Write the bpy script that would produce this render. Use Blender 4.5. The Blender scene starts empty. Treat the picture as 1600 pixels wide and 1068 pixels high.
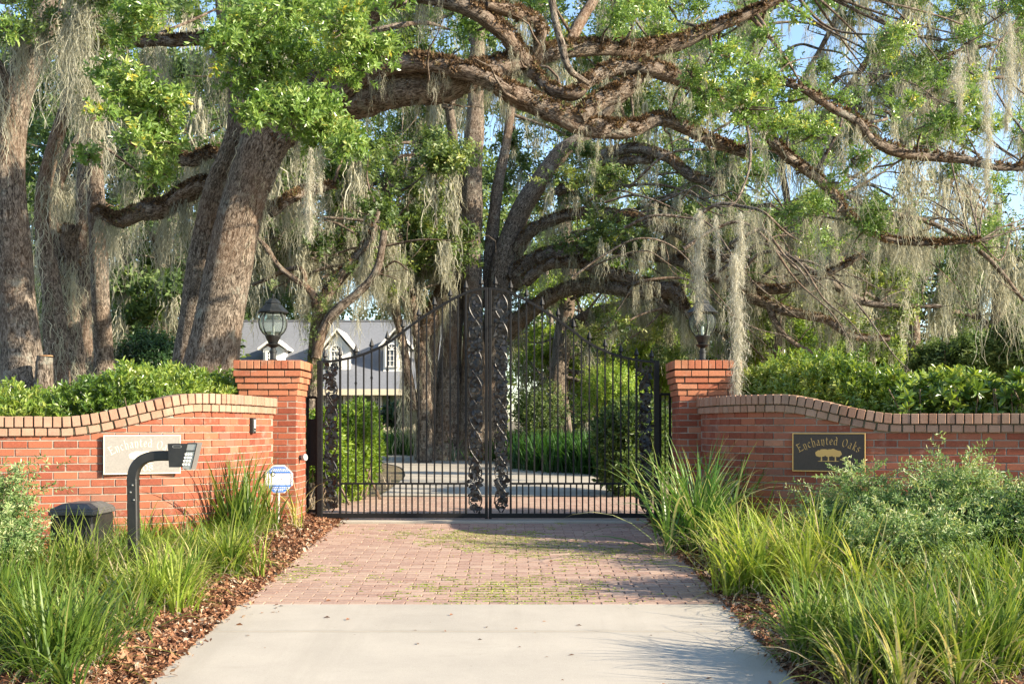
import bpy, math
import numpy as np
from mathutils import Vector, Matrix
R = np.random.default_rng(11)
scene = bpy.context.scene
COL = scene.collection
# ------------------------------------------------------------------ camera, sky, sun, exposure
F = 1850.0; CZ = 1.04                      # focal length in photo pixels, eye height over the gate sill
cam_d = bpy.data.cameras.new("camera"); cam = bpy.data.objects.new("camera", cam_d); COL.objects.link(cam)
cam.location = (0, 0, CZ); cam.rotation_euler = (math.radians(90), 0, 0)
cam_d.sensor_width = 36; cam_d.lens = 36 * F / 1600; cam_d.shift_y = 134 / 1600
cam_d.clip_start = 0.1; cam_d.clip_end = 2000
scene.camera = cam
SUN = Vector((0.92, -0.36, 0.46)).normalized()
elev = math.asin(SUN.z); azim = math.atan2(SUN.x, SUN.y)
w = bpy.data.worlds.new("World"); scene.world = w; w.use_nodes = True
nt = w.node_tree; bg = nt.nodes["Background"]
sk = nt.nodes.new("ShaderNodeTexSky"); sk.sky_type = 'NISHITA'; sk.sun_disc = False
sk.sun_elevation = elev; sk.sun_rotation = azim; sk.air_density = 1.0; sk.dust_density = .5; sk.ozone_density = 2.0
nt.links.new(sk.outputs[0], bg.inputs[0]); bg.inputs[1].default_value = 0.125
sl = bpy.data.lights.new("sun", 'SUN'); sl.energy = 5.0; sl.angle = math.radians(0.6); sl.color = (1.0, 0.87, 0.68)
so = bpy.data.objects.new("sun", sl); COL.objects.link(so); so.rotation_euler = SUN.to_track_quat('Z', 'Y').to_euler()
scene.view_settings.view_transform = 'Standard'; scene.view_settings.look = 'None'
scene.view_settings.gamma = 1.0; scene.view_settings.exposure = 1.5
scene.cycles.max_bounces = 6; scene.cycles.diffuse_bounces = 3; scene.cycles.glossy_bounces = 2
scene.cycles.transmission_bounces = 4; scene.cycles.transparent_max_bounces = 8
scene.render.use_persistent_data = False

# ------------------------------------------------------------------ ground profile and pixel helper
def gz(Y):
    Y = np.asarray(Y, float)
    return np.where(Y < 13.3, 0.0438 * (Y - 13.3), np.where(Y < 18, 0.0, 0.010 * (Y - 18)))
def P(px, py, Y): return np.array([(px - 800) / F * Y, Y, CZ + (668 - py) / F * Y])
def G(px, py):
    Y = 3001.0 / (py - 587.0)
    return np.array([(px - 800) / F * Y, Y, float(gz(Y))])

# ------------------------------------------------------------------ mesh and object helpers
OFF = {}
def mesh(name, V, Fs, rnd=None, uv=None, smooth=False):
    """V (n,3); Fs list of int arrays (m,k)"""
    me = bpy.data.meshes.new(name)
    V = np.ascontiguousarray(V, dtype=np.float32)
    Fs = [np.asarray(f, dtype=np.int32) for f in Fs if len(f)]
    me.vertices.add(len(V)); me.vertices.foreach_set("co", V.ravel())
    loops = np.concatenate([f.ravel() for f in Fs])
    tot = np.concatenate([np.full(len(f), f.shape[1], np.int32) for f in Fs])
    st = np.concatenate([[0], np.cumsum(tot)[:-1]]).astype(np.int32)
    me.loops.add(len(loops)); me.loops.foreach_set("vertex_index", loops)
    me.polygons.add(len(tot)); me.polygons.foreach_set("loop_start", st); me.polygons.foreach_set("loop_total", tot)
    me.polygons.foreach_set("use_smooth", np.full(len(tot), bool(smooth)))
    if uv is not None:
        l = me.uv_layers.new(name="UVMap"); l.data.foreach_set("uv", np.ascontiguousarray(uv[loops], dtype=np.float32).ravel())
    if rnd is not None:
        a = me.attributes.new("rnd", 'FLOAT', 'POINT'); a.data.foreach_set("value", np.ascontiguousarray(rnd, dtype=np.float32))
    me.update(calc_edges=True)
    return me
class MB:
    """collects shapes, builds ONE mesh object"""
    def __init__(s): s.V = []; s.F = {}; s.r = []; s.uv = []; s.n = 0
    def add(s, V, Fs, rnd=None, uv=None):
        V = np.asarray(V, float).reshape(-1, 3)
        for f in Fs:
            f = np.asarray(f, dtype=np.int64)
            if len(f): s.F.setdefault(f.shape[1], []).append(f + s.n)
        s.V.append(V); s.n += len(V)
        if rnd is None: rnd = 0.5
        s.r.append(np.full(len(V), rnd) if np.isscalar(rnd) else np.asarray(rnd, float))
        s.uv.append(np.zeros((len(V), 2)) if uv is None else uv)
        return s
    def build(s, name, mat, parent=None, loc=None, smooth=False, mats=None, kind=None):
        V = np.concatenate(s.V); Fs = [np.concatenate(v) for v in s.F.values()]
        if parent is not None: off = OFF[parent.name]
        else: off = np.zeros(3) if loc is None else np.asarray(loc, float)
        me = mesh(name, V - off, Fs, np.concatenate(s.r), np.concatenate(s.uv), smooth)
        o = bpy.data.objects.new(name, me); COL.objects.link(o)
        me.materials.append(mat)
        if parent is not None: o.parent = parent
        else: o.location = off
        if kind: o["kind"] = kind
        OFF[o.name] = off
        return o
def thing(name, label, cat, loc, group=None):
    o = bpy.data.objects.new(name, None); COL.objects.link(o); o.location = loc
    o.empty_display_size = 0.2
    o["label"] = label; o["category"] = cat
    if group: o["group"] = group
    OFF[o.name] = np.array(loc, float)
    return o
def tag(o, label, cat, group=None, kind=None):
    if label: o["label"] = label
    if cat: o["category"] = cat
    if group: o["group"] = group
    if kind: o["kind"] = kind
    return o

# chamfered box prototype
def _cbox():
    V = []; idx = {}
    for sx in (-1, 1):
        for sy in (-1, 1):
            for sz in (-1, 1):
                for a in range(3): idx[(sx, sy, sz, a)] = len(V); V.append((sx, sy, sz, a))
    quads = []; tris = []
    S = (-1, 1)
    for a in range(3):
        b, c = [(1, 2), (0, 2), (0, 1)][a]
        for s in S:
            q = []
            for (u, v) in ((-1, -1), (1, -1), (1, 1), (-1, 1)):
                k = [0, 0, 0]; k[a] = s; k[b] = u; k[c] = v; q.append(idx[(*k, a)])
            quads.append(q)
        for u in S:
            for v in S:
                q = []
                for s, ax in ((-1, b), (1, b), (1, c), (-1, c)):
                    k = [0, 0, 0]; k[a] = s; k[b] = u; k[c] = v; q.append(idx[(*k, ax)])
                quads.append(q)
    for sx in S:
        for sy in S:
            for sz in S: tris.append([idx[(sx, sy, sz, a)] for a in range(3)])
    V = np.array(V)
    def pos(h, bev):
        h = np.asarray(h, float)
        P_ = V[:, :3] * (h - bev)
        for a in range(3):
            m = V[:, 3] == a; P_[m, a] = V[m, a] * h[a]
        return P_
    p = pos((1, 1, 1), .2)
    def fix(fs):
        out = []
        for f in fs:
            n = np.cross(p[f[1]] - p[f[0]], p[f[2]] - p[f[0]]); c = p[f].mean(0)
            out.append(f if n @ c > 0 else f[::-1])
        return np.array(out)
    return pos, fix(quads), fix(tris)
_cpos, _cq, _ct = _cbox()
def box(mb, c, h, bev=0.003, rot=None, rnd=None):
    """c centre, h half sizes, rot 3x3"""
    p = _cpos(h, min(bev, min(h) * .45))
    if rot is not None: p = p @ np.asarray(rot).T
    mb.add(p + np.asarray(c, float), [_cq, _ct], rnd)
def rotz(a): c, s = math.cos(a), math.sin(a); return np.array([[c, -s, 0], [s, c, 0], [0, 0, 1.]])
def bar(mb, a, b, w, d=None, bev=.002, rnd=None):
    """rectangular bar from a to b; w across, d in depth"""
    a = np.asarray(a, float); b = np.asarray(b, float); d = d or w
    z = b - a; L = np.linalg.norm(z); z = z / L
    y = np.array([0, 1., 0]) if abs(z[1]) < .9 else np.array([1., 0, 0])
    x = np.cross(y, z); x /= np.linalg.norm(x); y = np.cross(z, x)
    box(mb, (a + b) / 2, (w / 2, d / 2, L / 2), bev, np.stack([x, y, z], 1), rnd)
def catmull(P_, n=8):
    P_ = np.asarray(P_, float)
    if len(P_) < 3: 
        t = np.linspace(0, 1, n + 1)[:, None]; return P_[0] * (1 - t) + P_[-1] * t
    Q = np.vstack([2 * P_[0] - P_[1], P_, 2 * P_[-1] - P_[-2]])
    out = []
    for i in range(1, len(Q) - 2):
        t = np.linspace(0, 1, n, endpoint=False)[:, None]
        p0, p1, p2, p3 = Q[i - 1], Q[i], Q[i + 1], Q[i + 2]
        out.append(.5 * (2 * p1 + (p2 - p0) * t + (2 * p0 - 5 * p1 + 4 * p2 - p3) * t * t + (3 * p1 - p0 - 3 * p2 + p3) * t ** 3))
    out.append(Q[-2][None]); return np.vstack(out)
def tube(mb, pts, rad, sides=8, rough=0.0, rnd=None, cap=True, flat=1.0):
    pts = np.asarray(pts, float); N = len(pts); rad = np.broadcast_to(np.asarray(rad, float), (N,))
    T = np.gradient(pts, axis=0); T /= np.linalg.norm(T, axis=1)[:, None] + 1e-9
    up = np.array([0, 0, 1.]) if abs(T[0, 2]) < .9 else np.array([1., 0, 0])
    X = np.zeros_like(pts); x = np.cross(up, T[0]); x /= np.linalg.norm(x)
    for i in range(N):
        x = x - T[i] * (x @ T[i]); x /= np.linalg.norm(x) + 1e-9; X[i] = x
    Yv = np.cross(T, X)
    a = np.linspace(0, 2 * np.pi, sides, endpoint=False)
    rr = rad[:, None] * np.ones(sides)
    if rough > 0:
        ph = R.uniform(0, 6.28, 6); L = np.cumsum(np.r_[0, np.linalg.norm(np.diff(pts, axis=0), axis=1)])
        q = 1.0 / max(rad.mean(), .02)
        rr = rr * (1 + rough * (np.sin(2 * a[None] + ph[0] + L[:, None] * q * .25) * .5 + np.sin(3 * a[None] + ph[1] - L[:, None] * q * .4) * .35
                   + np.sin(5 * a[None] + ph[2] + L[:, None] * q * .15) * .3 + np.sin(L[:, None] * q * .9 + ph[3]) * .4 + R.normal(0, .12, rr.shape)))
    V = pts[:, None] + X[:, None] * (np.cos(a)[None, :, None] * rr[:, :, None]) * flat + Yv[:, None] * (np.sin(a)[None, :, None] * rr[:, :, None])
    V = V.reshape(-1, 3)
    i = np.arange(N - 1)[:, None] * sides; j = np.arange(sides)[None]; j2 = (j + 1) % sides
    q = np.stack([i + j, i + j2, i + sides + j2, i + sides + j], -1).reshape(-1, 4)
    Ls = np.cumsum(np.r_[0, np.linalg.norm(np.diff(pts, axis=0), axis=1)])
    uv = np.stack([np.broadcast_to((np.minimum(a, 2 * np.pi - a) / np.pi)[None] * rad.mean() * 3.14, (N, sides)), np.broadcast_to(Ls[:, None], (N, sides))], -1).reshape(-1, 2)
    mb.add(V, [q], rnd, uv)
    if cap:
        for k, fl in ((0, 1), (N - 1, 0)):
            ring = np.arange(sides) + k * sides; vv = V[ring]
            mb.add(vv, [np.array([np.arange(sides)[::-1] if fl else np.arange(sides)])], rnd)
def lathe(mb, c, prof, sides=20, rnd=None):
    """prof list of (r,z), c centre"""
    prof = np.asarray(prof, float); a = np.linspace(0, 2 * np.pi, sides, endpoint=False)
    V = np.stack([prof[:, 0:1] * np.cos(a), prof[:, 0:1] * np.sin(a), np.broadcast_to(prof[:, 1:2], (len(prof), sides))], -1).reshape(-1, 3) + np.asarray(c, float)
    i = np.arange(len(prof) - 1)[:, None] * sides; j = np.arange(sides)[None]; j2 = (j + 1) % sides
    q = np.stack([i + j, i + j2, i + sides + j2, i + sides + j], -1).reshape(-1, 4)
    mb.add(V, [q], rnd)
def prism(mb, poly, o, ux, uy, n, depth, rnd=None):
    """extrude 2-D polygon (ccw) in plane o+ux*x+uy*y by depth along n"""
    poly = np.asarray(poly, float); m = len(poly); o, ux, uy, n = [np.asarray(v, float) for v in (o, ux, uy, n)]
    A = o + poly[:, :1] * ux + poly[:, 1:2] * uy; B = A + n * depth
    k = np.arange(m); k2 = (k + 1) % m
    mb.add(np.vstack([A, B]), [np.array([k[::-1]]), np.array([k + m]), np.stack([k, k2, k2 + m, k + m], 1)], rnd)

# ------------------------------------------------------------------ materials
def newmat(name):
    m = bpy.data.materials.new(name); m.use_nodes = True; t = m.node_tree
    return m, t, t.nodes["Principled BSDF"]
def N(t, typ, **k):
    n = t.nodes.new(typ)
    for a, b in k.items(): setattr(n, a, b)
    return n
def ramp(t, src, stops, interp='LINEAR'):
    r = N(t, "ShaderNodeValToRGB"); r.color_ramp.interpolation = interp
    e = r.color_ramp.elements
    while len(e) < len(stops): e.new(0.5)
    for k, (p, c) in enumerate(stops): e[k].position = p; e[k].color = (*c, 1)
    t.links.new(src, r.inputs[0]); return r.outputs[0]
def noise(t, scale, detail=4, rough=.6, vec=None, dist=0):
    n = N(t, "ShaderNodeTexNoise"); n.inputs["Scale"].default_value = scale; n.inputs["Detail"].default_value = detail
    n.inputs["Roughness"].default_value = rough; n.inputs["Distortion"].default_value = dist
    if vec is not None: t.links.new(vec, n.inputs["Vector"])
    return n.outputs["Fac"]
def pos(t, scale=(1, 1, 1), uv=False):
    if uv: g = N(t, "ShaderNodeUVMap").outputs[0]
    else: g = N(t, "ShaderNodeNewGeometry").outputs["Position"]
    m = N(t, "ShaderNodeMapping"); m.inputs["Scale"].default_value = scale; t.links.new(g, m.inputs[0]); return m.outputs[0]
def mixc(t, f, a, b, mode='MIX'):
    m = N(t, "ShaderNodeMix", data_type='RGBA', blend_type=mode)
    for s, v in ((0, f), (6, a), (7, b)):
        if isinstance(v, (int, float)): m.inputs[s].default_value = v
        elif isinstance(v, tuple): m.inputs[s].default_value = (*v, 1)
        else: t.links.new(v, m.inputs[s])
    return m.outputs[2]
def bump(t, b, h, s=.5, d=.01):
    n = N(t, "ShaderNodeBump"); n.inputs["Strength"].default_value = s; n.inputs["Distance"].default_value = d
    t.links.new(h, n.inputs["Height"]); t.links.new(n.outputs[0], b.inputs["Normal"])
def attr(t, name="rnd"): return N(t, "ShaderNodeAttribute", attribute_name=name).outputs["Fac"]
def leafmat(name, stops, trans=.35, rough=.45, spec=.4, tint=(1.25, 1.2, .6)):
    m, t, b = newmat(name); out = t.nodes["Material Output"]
    c = ramp(t, attr(t), stops); t.links.new(c, b.inputs["Base Color"])
    b.inputs["Roughness"].default_value = rough; b.inputs["Specular IOR Level"].default_value = spec
    tr = N(t, "ShaderNodeBsdfTranslucent"); t.links.new(mixc(t, 1.0, c, tint, 'MULTIPLY'), tr.inputs[0])
    mx = N(t, "ShaderNodeMixShader"); mx.inputs[0].default_value = trans
    t.links.new(b.outputs[0], mx.inputs[1]); t.links.new(tr.outputs[0], mx.inputs[2]); t.links.new(mx.outputs[0], out.inputs[0])
    return m
def flat(name, c, rough=.6, metal=0, spec=.5, nsc=0, nb=.0, c2=None):
    m, t, b = newmat(name)
    b.inputs["Base Color"].default_value = (*c, 1); b.inputs["Roughness"].default_value = rough
    b.inputs["Metallic"].default_value = metal; b.inputs["Specular IOR Level"].default_value = spec
    if nsc:
        n = noise(t, nsc, 5, vec=pos(t)); 
        if c2: t.links.new(ramp(t, n, [(.3, c), (.7, c2)]), b.inputs["Base Color"])
        if nb: bump(t, b, n, .4, nb)
    return m
def brickmat(name, stops, stain=(.10, .08, .06), amt=.35, moss=0):
    m, t, b = newmat(name)
    c = ramp(t, attr(t), stops)
    p = pos(t)
    n1 = noise(t, 38, 6, .7, p); c = mixc(t, ramp(t, n1, [(.35, (0, 0, 0)), (.75, (.4, .4, .4))]), c, tuple(x * 1.7 for x in stops[1][1]))
    n2 = noise(t, 2.3, 6, .65, p); c = mixc(t, ramp(t, n2, [(.52, (0, 0, 0)), (.72, (amt, amt, amt))]), c, stain)
    n4 = noise(t, 5.5, 7, .75, p); c = mixc(t, ramp(t, n4, [(.57, (0, 0, 0)), (.70, (.30, .30, .30))]), c, (.48, .38, .30))
    n3 = noise(t, 160, 3, .6, p); c = mixc(t, ramp(t, n3, [(.60, (0, 0, 0)), (.68, (.6, .6, .6))]), c, tuple(x * .35 for x in stops[0][1]))
    t.links.new(c, b.inputs["Base Color"]); b.inputs["Roughness"].default_value = .85; b.inputs["Specular IOR Level"].default_value = .25
    bump(t, b, noise(t, 120, 5, .7, p), .6, .003)
    return m
M = {}
M['brick'] = brickmat('red_brick', [(0, (0.160, 0.042, 0.024)), (.35, (0.235, 0.067, 0.036)), (.7, (0.302, 0.105, 0.055)), (.86, (0.277, 0.101, 0.059)), (.93, (0.185, 0.084, 0.059)), (1, (0.353, 0.168, 0.101))])
M['capbrick'] = brickmat('cap_brick', [(0, (0.254, 0.135, 0.086)), (.4, (0.303, 0.176, 0.119)), (.8, (0.344, 0.217, 0.152)), (1, (0.221, 0.143, 0.107))], (.13, .11, .07), .55)
M['capbrick_red'] = brickmat('pillar_cap_brick', [(0, (0.277, 0.084, 0.046)), (.5, (0.370, 0.139, 0.071)), (1, (0.395, 0.176, 0.101))], (.12, .10, .05), .55)
m, t, b = newmat('mortar'); p_ = pos(t)
t.links.new(ramp(t, noise(t, 7, 7, .75, p_), [(.3, (.17, .14, .11)), (.7, (.37, .32, .26))]), b.inputs["Base Color"]); b.inputs["Roughness"].default_value = .95
bump(t, b, noise(t, 180, 4, .7, p_), .6, .002); M['mortar'] = m
m, t, b = newmat('dark_joint'); p_ = pos(t)
t.links.new(ramp(t, noise(t, 9, 5, .7, p_), [(.35, (.05, .04, .03)), (.65, (.11, .10, .06))]), b.inputs["Base Color"]); b.inputs["Roughness"].default_value = .95
M['joint'] = m
M['far_bark_plain'] = flat('far_trunk_bark', (.10, .08, .06), .95, nsc=3, nb=.02, c2=(.22, .18, .14))
m, t, b = newmat('paver_clay'); p_ = pos(t)
c = ramp(t, attr(t), [(0, (.235, .135, .098)), (.5, (.295, .185, .132)), (1, (.34, .235, .17))])
c = mixc(t, ramp(t, noise(t, 60, 5, .7, p_), [(.35, (0, 0, 0)), (.8, (.5, .5, .5))]), c, (.55, .42, .35))
c = mixc(t, ramp(t, noise(t, 1.1, 5, .6, p_), [(.5, (0, 0, 0)), (.75, (.45, .45, .45))]), c, (.30, .22, .17))
c = mixc(t, ramp(t, noise(t, 90, 3, .6, p_), [(.62, (0, 0, 0)), (.72, (.5, .5, .5))]), c, (.15, .09, .07))
t.links.new(c, b.inputs["Base Color"]); b.inputs["Roughness"].default_value = .9; bump(t, b, noise(t, 150, 4, .7, p_), .5, .003); M['paver'] = m
m, t, b = newmat('paver_sand'); p_ = pos(t)
c = ramp(t, noise(t, 6, 5, .7, p_), [(.35, (.10, .07, .045)), (.55, (.20, .15, .08)), (.75, (.26, .26, .07))])
t.links.new(c, b.inputs["Base Color"]); b.inputs["Roughness"].default_value = .95; M['sand'] = m
def concrete(name, base, dirt, stain=None):
    m, t, b = newmat(name); p_ = pos(t)
    c = ramp(t, noise(t, 1.3, 6, .65, p_), [(.3, tuple(x * .82 for x in base)), (.7, tuple(x * 1.03 for x in base))])
    c = mixc(t, ramp(t, noise(t, 190, 2, .5, p_), [(.56, (0, 0, 0)), (.72, (.45, .45, .45))]), c, tuple(x * .5 for x in base))
    c = mixc(t, ramp(t, noise(t, 130, 2, .5, pos(t, (1, 1.3, 1))), [(.60, (0, 0, 0)), (.7, (.4, .4, .4))]), c, tuple(min(1, x * 1.35) for x in base))
    c = mixc(t, ramp(t, noise(t, 3.1, 7, .75, pos(t, (.5, 1.6, 1))), [(.56, (0, 0, 0)), (.85, (.5, .5, .5))]), c, dirt)
    c = mixc(t, ramp(t, noise(t, 1.0, 6, .7, pos(t, (2.6, .22, 1))), [(.50, (0, 0, 0)), (.72, (.38, .38, .38))]), c, dirt)
    if stain is not None:      # grime gathered along the tooled joint
        sy = N(t, "ShaderNodeSeparateXYZ"); g_ = N(t, "ShaderNodeNewGeometry"); t.links.new(g_.outputs["Position"], sy.inputs[0])
        m1 = N(t, "ShaderNodeMath", operation='SUBTRACT'); t.links.new(sy.outputs[1], m1.inputs[0]); m1.inputs[1].default_value = stain
        m2 = N(t, "ShaderNodeMath", operation='ABSOLUTE'); t.links.new(m1.outputs[0], m2.inputs[0])
        m3 = N(t, "ShaderNodeMath", operation='ADD'); t.links.new(m2.outputs[0], m3.inputs[0])
        m4 = N(t, "ShaderNodeMath", operation='MULTIPLY'); t.links.new(noise(t, 5, 5, .7, p_), m4.inputs[0]); m4.inputs[1].default_value = .10; t.links.new(m4.outputs[0], m3.inputs[1])
        c = mixc(t, ramp(t, m3.outputs[0], [(.05, (.75, .75, .75)), (.105, (0, 0, 0))]), c, dirt)
    c = mixc(t, ramp(t, noise(t, 26, 3, .5, p_), [(.74, (0, 0, 0)), (.78, (.6, .6, .6))]), c, (.12, .10, .07))
    t.links.new(c, b.inputs["Base Color"]); b.inputs["Roughness"].default_value = .88
    bump(t, b, noise(t, 220, 4, .7, p_), .5, .002); return m
M['concrete'] = concrete('concrete', (.40, .36, .295), (.27, .24, .19), 7.53)
M['mulch'] = None
m, t, b = newmat('mulch'); p_ = pos(t)
t.links.new(ramp(t, noise(t, 22, 7, .75, p_), [(.3, (.05, .022, .012)), (.5, (.17, .075, .04)), (.72, (.34, .17, .09))]), b.inputs["Base Color"])
b.inputs["Roughness"].default_value = .95; bump(t, b, noise(t, 35, 6, .75, p_), 1.0, .02); M['mulch'] = m
m, t, b = newmat('soil'); p_ = pos(t)
t.links.new(ramp(t, noise(t, 2.2, 9, .75, p_), [(.3, (.06, .045, .025)), (.48, (.17, .125, .07)), (.6, (.13, .125, .05)), (.8, (.30, .23, .14))]), b.inputs["Base Color"])
b.inputs["Roughness"].default_value = .95; bump(t, b, noise(t, 20, 6, .75, p_), 1.0, .03); M['soil'] = m
# bark: long furrows following the limb
def barkmat(name, dark, mid, light, fs=9, fl=1.6, lich=.35, bd=.035):
    m, t, b = newmat(name); u = pos(t, (fs, fl, 1), True); g = pos(t)
    f = noise(t, 1.6, 6, .62, u, 1.2)
    f2 = noise(t, 4.5, 5, .7, u, .4)
    hh = mixc(t, .35, f, f2)
    c = ramp(t, hh, [(.40, dark), (.49, mid), (.60, light)])
    c = mixc(t, ramp(t, noise(t, 3.2, 6, .7, g), [(.58, (0, 0, 0)), (.66, (lich, lich, lich))]), c, (.34, .36, .30))
    c = mixc(t, ramp(t, noise(t, .9, 4, .6, g), [(.45, (0, 0, 0)), (.7, (.35, .35, .35))]), c, (.20, .105, .055))
    t.links.new(c, b.inputs["Base Color"]); b.inputs["Roughness"].default_value = .95; b.inputs["Specular IOR Level"].default_value = .15
    r = N(t, "ShaderNodeRGBToBW"); t.links.new(hh, r.inputs[0]); bump(t, b, r.outputs[0], 1.0, bd)
    return m
M['bark'] = barkmat('oak_bark', (.018, .014, .011), (.105, .084, .065), (.30, .25, .20), 20, 6.5)
M['bark_far'] = barkmat('far_bark', (.018, .014, .011), (.095, .077, .06), (.27, .225, .18), 13, 4, .4, .05)
M['bark_thin'] = barkmat('twig_bark', (.05, .035, .025), (.14, .10, .07), (.28, .22, .17), 20, 5, .2, .01)
M['stump'] = flat('cut_wood', (.42, .24, .11), .9, nsc=30, nb=.01, c2=(.30, .15, .07))
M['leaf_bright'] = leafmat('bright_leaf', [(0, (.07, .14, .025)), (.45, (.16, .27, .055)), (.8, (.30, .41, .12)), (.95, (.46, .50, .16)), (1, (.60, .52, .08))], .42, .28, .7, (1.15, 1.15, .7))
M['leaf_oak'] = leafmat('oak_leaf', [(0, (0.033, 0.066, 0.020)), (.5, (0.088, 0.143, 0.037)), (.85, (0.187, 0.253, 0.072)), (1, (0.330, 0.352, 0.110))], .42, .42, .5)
M['leaf_far'] = leafmat('far_leaf', [(0, (0.039, 0.075, 0.026)), (.5, (0.094, 0.154, 0.050)), (.85, (0.187, 0.264, 0.088)), (1, (0.308, 0.374, 0.132))], .45, .5, .3)
M['leaf_yellow'] = leafmat('yellow_green_leaf', [(0, (.06, .12, .015)), (.5, (.16, .26, .03)), (.9, (.30, .40, .06)), (1, (.38, .42, .10))], .42, .45, .4)
M['leaf_hedge'] = leafmat('hedge_leaf', [(0, (0.045, 0.099, 0.018)), (.4, (0.117, 0.198, 0.032)), (.8, (0.252, 0.333, 0.054)), (1, (0.378, 0.414, 0.108))], .38, .30, .7)
M['leaf_dark'] = leafmat('dark_leaf', [(0, (.010, .032, .010)), (.6, (.03, .075, .02)), (1, (.07, .15, .04))], .25, .35, .5)
M['leaf_nandina'] = leafmat('nandina_leaf', [(0, (.04, .095, .025)), (.45, (.11, .20, .055)), (.8, (.25, .34, .13)), (1, (.52, .52, .28))], .35, .4, .5)
M['blade'] = leafmat('liriope_blade', [(0, (0.044, 0.088, 0.016)), (.4, (0.114, 0.194, 0.031)), (.7, (0.238, 0.299, 0.062)), (.88, (0.387, 0.387, 0.141)), (1, (0.405, 0.334, 0.211))], .42, .42, .3)
M['blade_y'] = leafmat('golden_blade', [(0, (0.090, 0.171, 0.018)), (.4, (0.225, 0.324, 0.041)), (.75, (0.405, 0.450, 0.099)), (.9, (0.522, 0.486, 0.198)), (1, (0.450, 0.360, 0.216))], .42, .42, .3)
M['blade_v'] = leafmat('variegated_blade', [(0, (.03, .10, .02)), (.5, (.09, .20, .04)), (.72, (.20, .30, .08)), (.8, (.52, .52, .25)), (1, (.60, .55, .32))], .35, .38, .5)
M['blade_d'] = leafmat('dead_blade', [(0, (.20, .15, .10)), (1, (.46, .38, .27))], .3, .6, .2, (1, 1, 1))
M['blade_far'] = leafmat('dark_green_blade', [(0, (.018, .060, .012)), (.6, (.05, .125, .022)), (1, (.16, .24, .05))], .4, .4, .4)  # darker green blade colours for the strappy borders beyond the gate
M['lawn'] = leafmat('lawn_blade', [(0, (.08, .22, .02)), (1, (.20, .40, .04))], .4, .5, .3)
M['moss'] = leafmat('spanish_moss', [(0, (0.20, 0.20, 0.15)), (.5, (0.38, 0.375, 0.285)), (1, (0.62, 0.60, 0.48))], .42, .95, .08, (1.176, 1.120, 0.952))
M['moss_far'] = leafmat('far_spanish_moss', [(0, (0.207, 0.213, 0.161)), (.5, (0.380, 0.385, 0.305)), (1, (0.598, 0.598, 0.483))], .42, .95, .08, (1.208, 1.150, 0.977))
M['fern'] = leafmat('curled_fern', [(0, (.035, .022, .012)), (.5, (.12, .075, .04)), (.85, (.26, .175, .10)), (1, (.15, .17, .06))], .3, .7, .2, (1.1, 1, .8))
M['chip'] = leafmat('bark_chip', [(0, (.06, .028, .016)), (.4, (.19, .085, .045)), (.75, (.34, .17, .09)), (.92, (.48, .33, .21)), (1, (.30, .28, .24))], .08, .8, .2, (1, 1, 1))
M['iron'] = flat('black_iron', (.004, .004, .0045), .5, .0, .22, 40, .0008, (.013, .0125, .012))
M['iron_leaf'] = flat('cast_iron_leaf', (.006, .0055, .005), .34, .0, .4, 60, .001, (.014, .012, .011))
M['lamp_iron'] = flat('lantern_iron', (.007, .0085, .009), .45, .0, .4, 30, .001, (.02, .022, .021))
M['plastic'] = flat('black_plastic', (.010, .0105, .011), .45, 0, .5, 14, .002, (.022, .022, .021))
M['lid'] = flat('weathered_plastic', (.045, .044, .042), .6, 0, .4, 9, .002, (.10, .097, .09))
M['steel'] = flat('brushed_steel', (.42, .42, .40), .35, .7)
M['white'] = flat('white_paint', (.78, .77, .72), .6)
M['grey_plastic'] = flat('grey_plastic', (.33, .33, .32), .5)
m, t, b = newmat('lantern_glass'); b.inputs["Base Color"].default_value = (.86, .92, .86, 1); b.inputs["Roughness"].default_value = .04
b.inputs["Transmission Weight"].default_value = .97; b.inputs["IOR"].default_value = 1.10; M['glass'] = m
# ================================================================== GROUND, DRIVEWAY, BEDS
def sheet(name, xs, ys, zf, mat, kind='structure'):
    X, Y = np.meshgrid(xs, ys); Z = zf(X, Y); nx, ny = len(xs), len(ys)
    V = np.stack([X, Y, Z], -1).reshape(-1, 3)
    i = np.arange(ny - 1)[:, None] * nx + np.arange(nx - 1)[None]
    q = np.stack([i, i + 1, i + nx + 1, i + nx], -1).reshape(-1, 4)
    o = MB().add(V, [q]).build(name, mat, smooth=True); o["kind"] = kind; return o
def wob(X, Y, s=1.0):
    return (np.sin(X * 7.3 * s + 1.3 * np.sin(Y * 5.1 * s)) + np.sin(Y * 8.9 * s + 2.1 * np.sin(X * 4.3 * s)) + .6 * np.sin(X * 19 * s + Y * 13 * s) + .5 * np.sin(-X * 23 * s + Y * 31 * s)) / 3
sheet('ground', np.r_[-260, -120, np.linspace(-60, 60, 121), 120, 260], np.r_[-40, -10, np.linspace(0, 80, 161), 110, 160, 300],
      lambda X, Y: gz(Y) - .06 + .050 * (Y > 18.2) + .02 * wob(X, Y, .2) * (np.abs(X + .2) > 2.6) * ((Y < 18.2) | (Y > 46)), M['soil'])
EL, ER = -2.02, 1.62                       # driveway edges in front of the gate
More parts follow.
